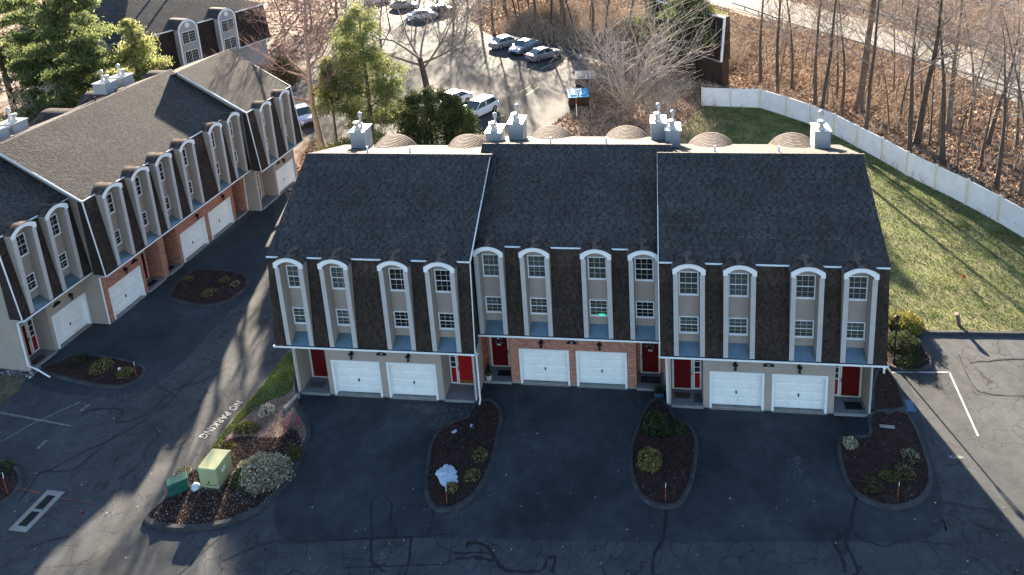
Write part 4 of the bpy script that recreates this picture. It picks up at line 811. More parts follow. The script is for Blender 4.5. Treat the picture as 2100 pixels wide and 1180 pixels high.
# ---------------------------------------------------------------- shrubs
def blob_pts(n,rx,ry,rz,hollow=.55):
    d=rng.normal(0,1,(n,3)); d/=np.linalg.norm(d,axis=1)[:,None]; r=rng.uniform(hollow,1,n)**.6; b=1+.12*np.sin(d[:,0]*7+rx*9)*np.cos(d[:,1]*6); P=d*r[:,None]*b[:,None]*[rx,ry,rz]; P[:,2]=np.abs(P[:,2])*.9+P[:,2]*.1; return P
def shrub(px,py,r,h,mat,tone,label,leaf=.05,n=2600,z=.08,ry=None,cat='shrub',group=None):
    a=G(px,py,z); t=empty('shrub',(a.x,a.y,z),label,cat,0,group)
    P=blob_pts(n,r,ry or r,h); V,F=flakes(P,leaf,1.2,0,0,.45); 
    hn=P[:,2]/h; np_mesh('foliage',V,F,np.clip(tone+rng.normal(0,.2,n),0,1),mat,t)
    mb=MB()
    for i in range(9):
        a_=i*.7; mb.tube([(0,0,-.03),(r*.5*math.cos(a_),r*.5*math.sin(a_),h*.5),(r*.8*math.cos(a_),r*.8*math.sin(a_),h*.75)],[.02,.014,.006],4)
    mb.build('stems',m_barkd,t); return t
m_box=Mramp('boxwood_leaves',[(0,(.03,.05,.012)),(.5,(.11,.12,.025)),(1,(.30,.26,.06))],.7,.25)
m_pale=Mramp('seed_heads',[(0,(.05,.055,.02)),(.35,(.14,.14,.06)),(.6,(.45,.38,.26)),(1,(.72,.64,.50))],.85,.25)
m_rhod=Mramp('olive_leaves',[(0,(.04,.045,.015)),(.5,(.15,.13,.04)),(1,(.34,.27,.10))],.6,.2)
shrub(540,975,1.45,.85,m_pale,.6,'wide mound of pale seed headed shrub beside the green cabinet',.055,7000,ry=1.1)
shrub(502,985,.65,.65,m_cedar,.5,'dark green mound in front of the pale seed headed shrub',.05,2200)
shrub(600,935,.5,.5,m_rhod,.3,'low green shrub at the driveway edge of the left island',.05,1200)
shrub(1332,950,.62,.75,m_rhod,.55,'olive yellow leafy shrub in the middle island',.075,1500)
shrub(1345,880,.7,.95,m_cedar,.45,'dark loose evergreen shrub by the brick corner',.06,1700)
shrub(1390,880,.5,.35,m_cedar,.4,'low dark groundcover plant by the right brick corner',.05,700)
shrub(985,935,.42,.3,m_rhod,.55,'sparse olive plant on the right edge of the snow island',.06,260)
shrub(970,978,.42,.3,m_rhod,.55,'sparse olive plant low on the snow island',.06,240)
shrub(927,1003,.32,.28,m_rhod,.6,'small olive plant touching the snow patch',.06,220)
shrub(1744,912,.38,.35,m_pale,.55,'small pale grass tuft at the left edge of the visitor island',.06,500)
shrub(1868,938,.45,.35,m_pale,.35,'pale twiggy plant on the right side of the visitor island',.05,350)
shrub(1825,978,.6,.22,m_box,.45,'low green leafy groundcover across the visitor island',.05,500,ry=.35)
shrub(1855,970,.5,.3,m_rhod,.5,'thin pale stemmed plant in the visitor island',.05,260)
shrub(1790,998,.5,.2,m_rhod,.35,'dry brown plant at the lower left of the visitor island',.05,260)
shrub(1861,672,.95,.95,m_box,.72,'round clipped yellow green bush at the corner of the lawn',.05,5200)
shrub(1832,665,.5,.8,m_box,.5,'small clipped bush behind the black lamp post',.05,1400)
shrub(1850,712,.95,.9,m_cedar,.35,'dark green shrub below the lamp post',.055,3200)
shrub(1862,742,.8,.45,m_cedar,.15,'dark low twiggy shrub at the end of the corner bed',.05,1500)
shrub(428,602,.5,.3,m_rhod,.55,'small olive plant in the centre of the brick side island',.06,300)
shrub(385,576,.42,.35,m_rhod,.4,'small olive plant at the left of the brick side island',.06,260)
shrub(461,577,.42,.32,m_rhod,.5,'small olive plant at the right of the brick side island',.06,240)
shrub(482,584,.42,.2,m_pale,.4,'dry pale stalks at the far right of the brick side island',.05,140)
shrub(207,755,.65,.45,m_rhod,.6,'larger olive shrub in the island near the numbered gable',.06,700)
shrub(256,768,.5,.38,m_rhod,.5,'smaller olive shrub in the island near the numbered gable',.06,420)
shrub(165,742,.55,.4,m_cedar,.1,'dark shrub at the top of the island near the numbered gable',.06,500)
shrub(8,962,.5,.35,m_cedar,.6,'green shrub in the bed at the left picture edge',.05,500)
shrub(548,845,.45,.5,m_pale,.85,'pale dried flower heads on the bare soil',.05,320)
shrub(505,880,.7,.35,m_box,.3,'low green shrub on the road side edge of the left island',.05,900,ry=.4)
shrub(455,925,.6,.3,m_box,.35,'grassy clump behind the pale green cabinet',.05,700)
shrub(375,975,.45,.35,m_pale,.45,'dry tufts behind the small green box',.05,350)
a=G(245,758,.09); mb=MB(); mb.tube([(0,0,0),(0,0,.08),(0,0,.14)],[.08,.09,.02],8); thing_mesh(mb,'garden_ornament',[m_white],'tiny white garden ornament between two olive shrubs','ornament',(a.x,a.y,.08))
# lamp post
a=G(1833,745,.08); t=empty('lamp_post',(a.x,a.y,.05),'black lamp post with lantern head beside the clipped bush','lamp post')
mb=MB(); mb.tube([(0,0,0),(0,0,.3),(0,0,.35),(0,0,2.5)],[.09,.09,.045,.04],10); mb.build('post',m_blk,t); mb=MB(); mb.tube([(0,0,2.5),(0,0,2.56)],[.04,.1],8); mb.tube([(0,0,2.95),(0,0,3.1)],[.17,.02],8)
for i in range(4): q_=i*math.pi/2; mb.tube([(.1*math.cos(q_),.1*math.sin(q_),2.56),(.15*math.cos(q_),.15*math.sin(q_),2.95)],.01,4)
mb.build('lantern_head',m_blk,t); mb=MB(); mb.tube([(0,0,2.57),(0,0,2.94)],[.08,.13],8); mb.build('lantern_glass',m_glass,t)
# ---------------------------------------------------------------- fence
m_vinyl=M('white_vinyl',(.70,.74,.78),.45,.09,1.5,fine=.03)
m_vpost=M('vinyl_post',(.62,.58,.50),.5,.08,2)
t=empty('vinyl_fence',FP[0],'long curved white vinyl privacy fence round the lawn','fence'); FH=2.15
for i,pnt in enumerate(FP):
    mb=MB(); L0=pnt-FP[0]; mb.box(-.09,.09,-.11,.11,-.05,FH+.06); mb.prism([(-.09,-.09),(.09,-.09),(.09,.09),(-.09,.09)],FH+.06,FH+.09,lambda u,v,w:(u,v,w)); mb.tube([(0,0,FH+.09),(0,0,FH+.16)],[.11,.01],4)
    nx_=FP[min(i+1,len(FP)-1)]; pv=FP[max(i-1,0)]; o=mb.build('post',m_vpost,t,L0); o.rotation_euler=(0,0,math.atan2((nx_-pv).y,(nx_-pv).x))
    if i<len(FP)-1:
        d=FP[i+1]-pnt; Ln=d.length-.12; mb=MB(); mb.box(0,Ln,-.03,.03,FH-.10,FH+.0); mb.box(0,Ln,-.03,.03,.05,.2); nb=int(Ln/.19); bw=Ln/nb
        for j in range(nb): mb.box(j*bw+.014,(j+1)*bw-.014,-.022,.022,.2,FH-.10)
        mb.box(0,Ln,-.006,.006,.2,FH-.1); o=mb.build('panel',m_vinyl,t,L0+d.normalized()*.06); o.rotation_euler=(0,0,math.atan2(d.y,d.x))
m_rail=M('weathered_rail',(.22,.24,.26),.6,.2,2)
# ---------------------------------------------------------------- guardrails
def guardrail(px,label,h=.75,step=4):
    pts=smooth_open([G(*p) for p in px],8); t=empty('guardrail',pts[0],label,'guardrail'); mb=MB(); prof=[(0,h-.32),(.07,h-.27),(.07,h-.2),(.02,h-.16),(.07,h-.12),(.07,h-.05),(0,h)]
    rings=[]
    for i,p in enumerate(pts):
        a=pts[max(i-1,0)]; b=pts[min(i+1,len(pts)-1)]; d=(b-a).normalized(); nn=Vector((d.y,-d.x,0)); rings.append([p-pts[0]+nn*u+Vector((0,0,v)) for u,v in prof])
    for A,B in zip(rings,rings[1:]):
        for k in range(len(prof)-1): mb.quad(A[k],A[k+1],B[k+1],B[k])
    mb.build('rail',m_rail,t); pb=MB(); pb.box(-.08,.08,-.1,.06,-.1,h-.02); p0=None; acc=0; last=pts[0]
    for p in pts[1:]:
        seg=(p-last).length
        while acc+seg>=step: 
            f=(step-acc)/seg; q=last+(p-last)*f; last=q; seg=(p-last).length; acc=0
            if p0 is None: p0=pb.build('post',m_barkd,t,q-pts[0])
            else: dup(p0,t,q-pts[0])
        acc+=seg; last=p
guardrail([(1500,12),(1560,32),(1637,60),(1750,92),(1864,126),(1980,160),(2100,200),(2220,245)],'grey guardrail along the near side of the highway')
guardrail([(1500,-50),(1590,-22),(1700,10),(1800,34),(1919,72),(2010,98),(2100,130),(2250,180)],'grey guardrail along the far side of the highway')
guardrail([(1880,-60),(1960,-4),(2040,14),(2100,30),(2200,60)],'distant guardrail at the top right corner beside the second carriageway')
# ---------------------------------------------------------------- trees
def gen_branches(seed,height,r0,kind):
    rd=random.Random(seed); segs=[]
    P=dict(tall=dict(clear=.38,n1=15,len1=.22,up=.6,lv=3),spread=dict(clear=.22,n1=6,len1=.66,up=.6,lv=5),bushy=dict(clear=.02,n1=20,len1=.72,up=1.2,lv=3),sap=dict(clear=.35,n1=10,len1=.25,up=.8,lv=2),medium=dict(clear=.35,n1=11,len1=.34,up=.6,lv=3),dense=dict(clear=.25,n1=18,len1=.36,up=.6,lv=4))[kind]
    def grow(p,d,L,r,lv):
        n=4 if lv>=2 else 3; q=p.copy(); pts=[(q.copy(),r)]; dd=d.copy(); wig=.10 if kind=='tall' else .2
        for i in range(n):
            dd=(dd+Vector((rd.gauss(0,wig),rd.gauss(0,wig),rd.gauss(.05,wig*.7)))).normalized(); q=q+dd*L/n; rr=r*(1-(i+1)/n*.75); pts.append((q.copy(),rr))
        for (a,ra),(b,rb) in zip(pts,pts[1:]): segs.append((a,b,ra,rb,lv))
        if lv>0:
            k={5:4,4:5,3:6,2:6,1:5}[lv]
            for i in range(k):
                f=rd.uniform(.25,1.); j=min(int(f*n),n-1); a=pts[j][0].lerp(pts[j+1][0],f*n-j); rr=pts[j][1]*.55
                ax=Vector((rd.gauss(0,1),rd.gauss(0,1),rd.gauss(.25,.6))).normalized(); nd=(dd*.75+ax*.8).normalized(); grow(a,nd,L*rd.uniform(.4,.68),max(rr,.008),lv-1)
    # trunk
    q=Vector((0,0,-.1)); d=Vector((0,0,1)); n=10; pts=[(q.copy(),r0*1.25)]
    H=height if kind not in('spread','bushy') else height*(P['clear']+.06)
    lean=Vector((rd.gauss(0,.03),rd.gauss(0,.03),0))
    for i in range(n):
        d=(d+lean+Vector((rd.gauss(0,.035),rd.gauss(0,.035),0))).normalized(); q=q+d*H/n; pts.append((q.copy(),r0*(1-(i+1)/n*(.85 if kind not in('spread','bushy') else .25))))
    for (a,ra),(b,rb) in zip(pts,pts[1:]): segs.append((a,b,ra,rb,9))
    for i in range(P['n1']):
        f=P['clear']+(1-P['clear'])*(i+rd.random())/P['n1'] if kind not in('spread','bushy') else rd.uniform(.7,1)
        j=min(int(f*n),n-1); a=pts[j][0].lerp(pts[j+1][0],min(1,f*n-j)); an=rd.uniform(0,6.283) if kind!='spread' else i*6.283/P['n1']+rd.uniform(-.4,.4)
        nd=Vector((math.cos(an),math.sin(an),P['up']*rd.uniform(.6,1.6))).normalized(); L=height*P['len1']*(1.15-.6*f if kind not in('spread','bushy') else rd.uniform(.75,1.05))
        grow(a,nd,L,max(pts[j][1]*(.5 if kind!='spread' else .5),.02) if kind!='bushy' else rd.uniform(.06,.12),P['lv']-1 if kind!='spread' else 4)
    return segs
def tube_mesh(name,segs,mat,parent,thick=0.):
    V=[];F=[];T=[];base=0
    for n,sel in((7,[s for s in segs if s[2]>=.09]),(4,[s for s in segs if .025<=s[2]<.09]),(3,[s for s in segs if s[2]<.025])):
        if not sel: continue
        A=np.array([tuple(s[0]) for s in sel]);B=np.array([tuple(s[1]) for s in sel]); ra=np.array([s[2] for s in sel]);rb=np.array([s[3] for s in sel]); ra=np.maximum(ra,.011+thick); rb=np.maximum(rb,.008+thick)
        d=B-A; d/=np.linalg.norm(d,axis=1)[:,None]+1e-9; h=np.where(np.abs(d[:,2:3])<.9,np.array([[0,0,1.]]),np.array([[1.,0,0]])); u=np.cross(d,h); u/=np.linalg.norm(u,axis=1)[:,None]; v=np.cross(d,u)
        a=np.arange(n)*2*np.pi/n; c=np.cos(a)[None,:,None]; s_=np.sin(a)[None,:,None]; off=u[:,None]*c+v[:,None]*s_
        VA=A[:,None]+off*ra[:,None,None]; VB=B[:,None]+off*rb[:,None,None]; VV=np.concatenate([VA,VB],1).reshape(-1,3); k=len(sel); b0=base+np.arange(k)[:,None]*2*n; j=np.arange(n)[None]; j2=(j+1)%n
        F.append(np.stack([b0+j,b0+j2,b0+n+j2,b0+n+j],2).reshape(-1,4)); V.append(VV); base+=len(VV)
    V=np.concatenate(V);F=np.concatenate(F); o=np_mesh(name,V,F,np.ones(len(F)),mat,parent); return o
TREES={}
def bare_tree(key,kind,h,r,px,py,label,seed=1,bark=None,twig=None,sc=1.,rz=None,group=None,lean=(0,0),leaves=None,cat='tree',at=None,z=-.05):
    a=Vector(at) if at else G(px,py,0); root=empty('bare_tree',(a.x,a.y,z),label,cat,rz if rz is not None else random.uniform(0,6.28),group,1); root.scale=(sc,sc,sc); root.rotation_euler[0]=lean[0]; root.rotation_euler[1]=lean[1]
    if key not in TREES:
        segs=gen_branches(seed,h,r,kind); tr=[s for s in segs if s[4]==9]; br=[s for s in segs if s[4]!=9]
        o1=tube_mesh('trunk',tr,bark or m_bark,root); o2=tube_mesh('crown',br,twig or m_twig,root); TREES[key]=(o1,o2,np.array([tuple(s[1]) for s in segs if s[4]<=1]))
    else:
        for o in TREES[key][:2]: dup(o,root)
    if leaves:
        n,size,mat=leaves; tips=TREES[key][2]; P=tips[rng.integers(0,len(tips),n)]+rng.normal(0,.25,(n,3)); V,F=flakes(P,size,1.,0,0,.7); np_mesh('leaves',V,F,rng.uniform(0,1,n),mat,root)
    return root
# forest behind the fence (base px, size)
big=[(1760,228,'A',1.15,'tall thick grey trunk nearest the middle of the fence woods',(.0,.0)),(1880,295,'B',1.05,'thick dark trunk with broken looking top beyond the fence',(.0,.05)),(1932,338,'C',.95,'dark curving trunk close behind the fence',(.0,-.06)),(1945,272,'A',.8,'straight mid sized trunk right of the curving dark one',(.0,.05)),(1987,262,'D',.8,'trunk leaning to the right across the highway',(.0,.10)),(2043,388,'C',.8,'dark trunk near the right picture edge with a fork',(.0,.03)),(2026,296,'B',.72,'slender leaning trunk near the right picture edge',(.02,.08)),(2094,400,'D',.85,'trunk cut by the right picture edge behind the fence',(.0,.06))]
spec={'A':(22,.36,3),'B':(20,.30,5),'C':(19,.24,8),'D':(18,.19,12)}
for x,y,k,s,l,ln in big:
    bare_tree('tall'+k,'tall',spec[k][0],spec[k][1],x,y,l,spec[k][2],m_barkd if k in'BC' else m_bark,sc=s,lean=ln,rz=0 if ln!=(0,0) else None)
for x,y in [(1621,178),(1712,230),(1695,215),(1822,262),(1855,240),(1871,262),(1800,190),(1925,300),(1963,352),(2064,305),(2075,360),(1560,165),(1590,150),(1660,190),(1740,170),(1835,215),(1905,250),(2010,330),(1650,140)]:
    bare_tree('sap%d'%(x%3),'sap',8.5,.075,x,y,'thin bare sapling among fallen leaves between the fence and the highway',20+x%3,m_bark,sc=random.uniform(.75,1.3),group='bare saplings between fence and highway')
for k_,(p_,l_) in enumerate([((36.3,39.5,0),'slim straight trunk whose shadow crosses the lawn nearest the house'),((39.6,36.0,0),'slim straight trunk just behind the fence above the right chimney'),((32.8,44.5,0),'slim trunk just behind the second fence bend'),((42.6,32.6,0),'slim dark trunk close behind the middle of the fence')]):
    bare_tree('slim%d'%(k_%2),'tall',20,.22,0,0,l_,140+k_%2,m_barkd,m_twig,at=p_,sc=1.0,rz=k_*1.3,lean=(.02*k_,.04-.03*k_))
for k_,(x,y,l_) in enumerate([(1560,172,'forked dark bare tree nearest the start of the curved fence'),(1623,182,'dark bare tree behind the second bend of the fence'),(1672,214,'bare tree close behind the fence left of the thick grey trunk'),(1724,240,'bare tree against the fence just left of the thick grey trunk')]):
    bare_tree('front%d'%(k_%2),'medium',17,.24,x,y,l_,120+k_%2,m_barkd,m_twig,sc=[.95,.85,.9,.8][k_])
mid=[(1716,205),(1668,182),(1846,250),(1905,300),(1832,190),(1965,300),(2010,350),(2060,250),(1995,215),(2085,300),(1780,150),(1890,200),(1950,215),(1600,175)]
for i,(x,y) in enumerate(mid):
    bare_tree('mids%d'%(i%3),'medium',13,.13,x,y,'mid sized bare tree standing in the leaf covered strip beside the highway',90+i%3,m_bark if i%2 else m_barkd,m_twig,sc=random.uniform(.75,1.1),group='mid sized bare trees beside the highway')
for x,y in [(1700,-10),(1790,10),(1850,20),(1960,40),(2030,60),(2080,70),(2005,10),(1900,5)]:
    bare_tree('medium1','medium',11,.13,x,y,'bare tree on the verge beyond the far guardrail',31,m_bark,sc=random.uniform(.7,1.1),group='bare trees beyond the far guardrail')
# trees behind the houses
bare_tree('bigspread','spread',15,.34,878,200,'large dark spreading bare tree standing in the parking lot',41,m_barkd,m_barkg,sc=1.22,rz=.4,z=-.03)
bare_tree('medbig','dense',18,.36,660,305,'leaning bare tree with reddish twigs beside the left row',43,m_barkg,M('reddish_twigs',(.20,.13,.12),.9,.3,1.5),lean=(0,-.16),rz=0)
bare_tree('bushy','bushy',11,.10,1290,240,'wide many stemmed bare tree behind the middle block',47,m_barkg,M('pale_grey_branches',(.33,.29,.26),.9,.25,2),sc=1.35,rz=0)
bare_tree('bushy','bushy',11,.10,1365,255,'smaller many stemmed bare tree near the start of the fence',47,sc=.62,rz=2.)
bare_tree('bushy','bushy',11,.10,1215,200,'low many stemmed bush behind the dumpsters',47,sc=.5,rz=4.)
TH=['at the near left end of the thicket','left of the silver cars','directly above the farthest silver car','at the top edge left of the brown leaved trees','right of the silver cars','above the dumpsters','near the dark evergreen']
for i,(x,y,s) in enumerate([(1010,60,.9),(1060,45,.8),(1130,55,1.),(960,20,.9),(1180,80,.8),(1240,90,.9),(1290,60,.8)]):
    bare_tree('medium2','dense',16,.2,x,y,'dark bare thicket tree '+TH[i],51,m_barkd,sc=s*1.05,group='bare trees at the edge of the parking lot')
for i,(x,y,s) in enumerate([(985,28,1.),(1035,20,1.1),(1100,40,1.),(1160,60,1.),(930,0,1.1),(1215,70,.9),(1330,50,1.),(900,-15,1.),(860,-20,1.1)]):
    bare_tree('tallA','tall',22,.36,x,y,'straight bare trunk in the woods beyond the parking lot',3,m_bark,sc=s*.8,group='straight trunks in the woods beyond the parking lot')
for i,(p,sc_) in enumerate([((-30,78,0),1.),((-38,92,0),1.),((-22,72,0),.8),((-28,110,0),1.1),((-48,100,0),1.),((-60,95,0),1.1),((-72,85,0),1.1),((-20,118,0),1.),((-8,125,0),1.)]):
    bare_tree('reddish','dense',16,.2,0,0,'bare twiggy tree in the far belt behind the top left building and lot',81,at=p,sc=sc_*1.1,group='bare trees in the far belt')
litter([(-120,60),(-62,60),(-30,66),(-24,70),(-40,110),(-15,130),(-60,190),(-200,160)],30000,.3,[lotpoly],label='leaf covered ground at the far top left beyond the buildings')
litter([(-60,18),(-22,20),(-20,42),(-30,44),(-60,44)],16000,.18,label='leaf covered ground behind the left row under the pines')
BL=['just above the silver cars','above the grey silver sedan','right above the dumpsters','at the top picture edge in the middle','farthest left of the leafy ones','touching the dark evergreen']
for i,(x,y,s) in enumerate([(1085,25,1.),(1150,35,1.1),(1210,45,1.),(1120,-5,1.1),(1060,0,1.),(1250,20,1.)]):
    bare_tree('beech%d'%(i%2),'medium',9,.13,x,y,'tree with pinkish brown retained leaves '+BL[i],61+i%2,m_barkd,sc=s*1.1,leaves=(4200,.17,m_beech),group='trees with retained brown leaves')
for i,(x,y,s) in enumerate([(585,70,.75),(640,60,.85),(610,20,.9),(680,15,.9),(735,-10,.9)]):
    bare_tree('reddish','dense',16,.2,x,y,['reddish twigged tree against the far apartment wall','reddish twigged tree above the leaning tree','reddish tree at the top edge right of the far roof','reddish tree left of the farthest cars','reddish tree at the top edge above the farthest cars'][i],81,m_barkg,M('plum_twigs',(.17,.115,.11),.9,.3,1.5),sc=s,group='reddish twigged trees beside the lot')
bare_tree('medium3','medium',12,.16,690,90,'bare tree between the leaning tree and the tall pine',71,m_barkd,sc=.8)
bare_tree('medium3','medium',12,.16,800,60,'bare twiggy tree in front of the farthest parked cars',71,sc=.8)
# conifers
def conifer(at,h,r,label,n,leaf,mat,kind='pine',tone=.5,name='pine_tree',stems=1,clear=.12,trunk=.25,shape=.7,seed=0):
    rd=random.Random(seed); t=empty(name,at,label,'tree'); br=MB(); C=[]
    for s in range(stems):
        ox=Vector((rd.gauss(0,r*.35),rd.gauss(0,r*.35),0)) if s else Vector((0,0,0)); hh=h*(1-.18*s*rd.random())
        br.tube([ox+Vector((0,0,-.1)),ox+Vector((rd.gauss(0,.1),rd.gauss(0,.1),hh*.5)),ox+Vector((rd.gauss(0,.2),0,hh))],[trunk,trunk*.7,.03],8)
        nb=int(64 if kind=='pine' else 30)
        for i in range(nb):
            f=clear+(1-clear)*((i+rd.random())/nb); a=rd.uniform(0,6.283); L=r*((1-f)**shape)*rd.uniform(.4,1.25)+.25; z=hh*f; e=ox+Vector((math.cos(a)*L,math.sin(a)*L,z+L*rd.uniform(-.05,.3)))
            b=ox+Vector((0,0,z)); br.tube([b,(b+e)/2+Vector((0,0,-.04*L)),e],[max(.02,trunk*.22*(1-f)+.015),.02,.008],4,1)
            m_=max(3,int(L*3.2))
            for k in range(m_):
                g=.3+.7*(k+.5)/m_; c=b.lerp(e,g)+Vector((rd.gauss(0,.22*L*.4),rd.gauss(0,.22*L*.4),rd.gauss(0,.16))); C.append((c,(.34+.12*rd.random())*(1 if L>1 else .7)))
    br.build('trunk',[m_barkd,m_barkd],t)
    C_=np.array([tuple(c)for c,_ in C]); rr=np.array([q for _,q in C]); idx=rng.integers(0,len(C_),n); P=C_[idx]+rng.normal(0,1,(n,3))*rr[idx][:,None]*[.85,.85,.6]
    ct=rng.uniform(-.3,.3,len(C_)); V,F=flakes(P,leaf,1.3,0,0,.28 if kind=='pine' else .45); np_mesh('crown',V,F,np.clip(tone+ct[idx]+rng.normal(0,.12,n),0,1),mat,t); return t
def gat(x,y): a=G(x,y,0); return (a.x,a.y,0)
conifer(gat(768,303),14.5,4.6,'tall light green white pine behind the left block of the front row',40000,.13,m_pine,tone=.66,seed=1,clear=.12,shape=.45)
conifer(gat(692,300),9.0,2.0,'smaller pine with bare lower trunk beside the leaning tree',14000,.12,m_pine,tone=.7,seed=2,clear=.5,trunk=.14)
conifer(gat(735,262),12,3.4,'loose pine behind the tall light green one',24000,.14,m_pine,tone=.55,seed=3)
HL=['leftmost arborvitae of the hedge','second arborvitae from the left in the hedge','tallest arborvitae near the hedge middle','arborvitae right of the hedge middle','arborvitae touching the white hatchback','short arborvitae at the right end of the hedge']
for i,(x,y,h) in enumerate([(838,288,4.6),(862,291,5.2),(888,290,5.6),(915,288,5.4),(940,290,4.6),(958,292,3.6)]):
    conifer(gat(x,y),h,1.25,HL[i],6500,.11,m_cedar,'cedar',.55,'arborvitae',2,.02,.1,.45,seed=10+i)['group']='arborvitae hedge behind the left block'
# big pines at left
LT=[((-38,33,0),19,6.4,'broad dark pine at the top left beside the left row',60000,.2,.5),((-47,40,0),22,7.,'tallest pine at the top left corner',60000,.22,.55),((-30,28,0),10,4.0,'bright yellow green lower pine touching the chimneys',30000,.16,.85),((-41,22,0),10,4.2,'low pine at the left picture edge behind the sunlit roof',26000,.17,.65),((-58,44,0),20,6,'pine at the far top left corner of the picture',26000,.24,.5),((-34,36,0),13,4.4,'yellowish pine in front of the far apartment dormers',26000,.18,.85)]
for i,(p,h,r,l,n,lf,tn) in enumerate(LT): conifer(p,h,r,l,n,lf,m_pine,tone=tn,seed=30+i,trunk=.35)
for i,p in enumerate([(-44,24,0),(-40,26,0),(-47,28,0)]): bare_tree('tallD','tall',18,.19,0,0,['pale bare stem in the middle before the left pines','right pale bare stem before the left pines','pale bare stem nearest the left picture edge'][i],12,at=p,sc=.6,group='pale stems before the left pines')
conifer((24.5,55.5,0),14,5.2,'dark evergreen overhanging the dark building at the top right',22000,.18,m_pine,tone=.45,seed=50,trunk=.3,clear=.35)
conifer((20,66,0),13,4.0,'dark evergreen at the top edge behind the bushy tree',14000,.2,m_pine,tone=.4,seed=51,trunk=.3)
conifer(gat(585,168),3.5,2.2,'low brownish juniper bush under the leaning tree',6000,.12,m_rhod,'cedar',.3,'juniper_bush',2,.02,.08,.5,seed=52)
# ---------------------------------------------------------------- dark building with white edge (top right)
t=empty('dark_building',(27.5,52.3,0),'tall dark brown building end with a white corner trim behind the start of the fence','building',R(-52))
m_dbr=M('dark_brown_siding',(.05,.032,.024),.85,.3,1.5,fine=.2); mb=MB(); mb.box(-12,0,.25,1.3,0,3.2); mb.build('lower_wall',m_dbr,t)
mb=MB(); mb.prism([(0.05,3.2),(1.5,3.2),(1.4,8.3),(.5,8.3)],-12.2,.0,lambda u,v,w:(w,u,v)); mb.build('mansard_wall',m_mans,t)
mb=MB(); shingles(mb,(-12.2,.0,3.22),(1,0,0),(0,.5,5.1),(0,-1,.1),12.1,5.1,.15,.3); mb.build('shingle_courses',m_mans,t,kind='stuff')
mb=MB(); mb.prism([(-.10,3.1),(.14,3.1),(.64,8.4),(.40,8.4)],-.02,.16,lambda u,v,w:(w,u,v)); mb.build('corner_trim',m_white,t)
mb=MB(); mb.box(-12.3,.2,.36,.50,8.3,8.45); mb.build('roof_edge',m_white,t); mb=MB(); mb.box(-12.2,.0,.501,1.4,8.3,8.42); mb.build('roof_deck',m_roof,t)
mb=MB(); mb.box(-12.2,-.03,-.12,.0,3.05,3.2); mb.build('gutter',m_gal,t); mb=MB(); mb.tube([(-1.2,.1,3.3),(-1.2,.42,7.6)],.04,6); mb.build('downspout',m_gal,t)
# ---------------------------------------------------------------- far mansard building (top left)
A_=Vector((-40.81,42.73)); B_=Vector((-34.89,64.11)); ang=math.atan2((B_-A_).y,(B_-A_).x); Lb=(B_-A_).length
t=empty('apartment_building',(A_.x,A_.y,0),'far mansard roofed building with tall arched dormers at the top left','building',ang)
D=20
mb=MB(); mb.box(.6,Lb-.3,-.0+.9,D,0,3.8); mb.build('lower_wall',m_sidg,t); mb=MB(); siding(mb,(.6,.9,0),(1,0,0),(0,-1,0),Lb-.9,3.7,.2); siding(mb,(Lb-.3,.9,0),(0,1,0),(1,0,0),D-1,3.7,.2); mb.build('siding',m_sidg,t,kind='stuff')
mb=MB(); Hh=8.7; fr=.55
base=[(0,.2),(Lb,.2),(Lb,D),(0,D)]; top=[(fr,.2+fr),(Lb-fr,.2+fr),(Lb-fr,D),(fr,D)]
for i in range(4): j=(i+1)%4; mb.quad((*base[i],3.75),(*base[j],3.75),(*top[j],Hh),(*top[i],Hh))
shingles(mb,(0,.17,3.75),(1,0,0),(0,fr,Hh-3.75),(0,-1,.1),Lb,4.95,.2,.4); shingles(mb,(-.03,D,3.75),(0,-1,0),(fr,0,Hh-3.75),(-1,0,.1),D-.2,4.95,.2,.4); mb.build('mansard_shingles',m_mans,t,kind='stuff')
rp=[(-.1+fr-.3,.2+fr-.35),(Lb-fr+.3,.2+fr-.35),(Lb-fr+.3,D),(-.1+fr-.3,D)]; mb=MB(); zr=12.4; h1=(7.2,7.4,zr); h2=(Lb-7.2,7.4,zr); h3=(Lb-7.2,D,zr); h4=(7.2,D,zr)
q=[(*p,Hh+.05) for p in rp]; mb.poly([q[0],q[1],h2,h1]); mb.poly([q[1],q[2],h3,h2]); mb.poly([q[3],q[0],h1,h4]); mb.poly([h1,h2,h3,h4]); 
Wd=Lb-2*fr+.6; nv=Vector((0,-(zr-Hh),6.7)).normalized(); vv=Vector((0,6.7,zr-Hh)).normalized(); hl=math.hypot(6.7,zr-Hh); nc=int(hl/.25)
for c in range(nc):
    f0=c/nc; inset=f0*6.8; o_=Vector((rp[0][0]+inset,rp[0][1]+f0*6.7,Hh+.05+f0*(zr-Hh)))+nv*.01; w_=Wd-2*inset; x=0
    while x<w_:
        l=random.choice((.4,.6,.8)); x1=min(x+l,w_); a=o_+Vector((x,0,0))+nv*.02; b=o_+Vector((x1,0,0))+nv*.02; mb.quad(a,b,b+vv*.26-nv*.015,a+vv*.26-nv*.015,0,random.uniform(.75,1.25)); x=x1
nv2=Vector((-(zr-Hh),0,6.8)).normalized(); vv2=Vector((6.8,0,zr-Hh)).normalized()
for c in range(nc):
    f0=c/nc; inset=f0*6.7; o_=Vector((rp[0][0]+f0*6.8,rp[0][1]+inset,Hh+.05+f0*(zr-Hh)))+nv2*.01; w_=D-rp[0][1]-inset; x=0
    while x<w_:
        l=random.choice((.4,.6,.8)); x1=min(x+l,w_); a=o_+Vector((0,x,0))+nv2*.02; b=o_+Vector((0,x1,0))+nv2*.02; mb.quad(b,a,a+vv2*.26-nv2*.015,b+vv2*.26-nv2*.015,0,random.uniform(.75,1.25)); x=x1
mb.build('roof',m_roof,t)
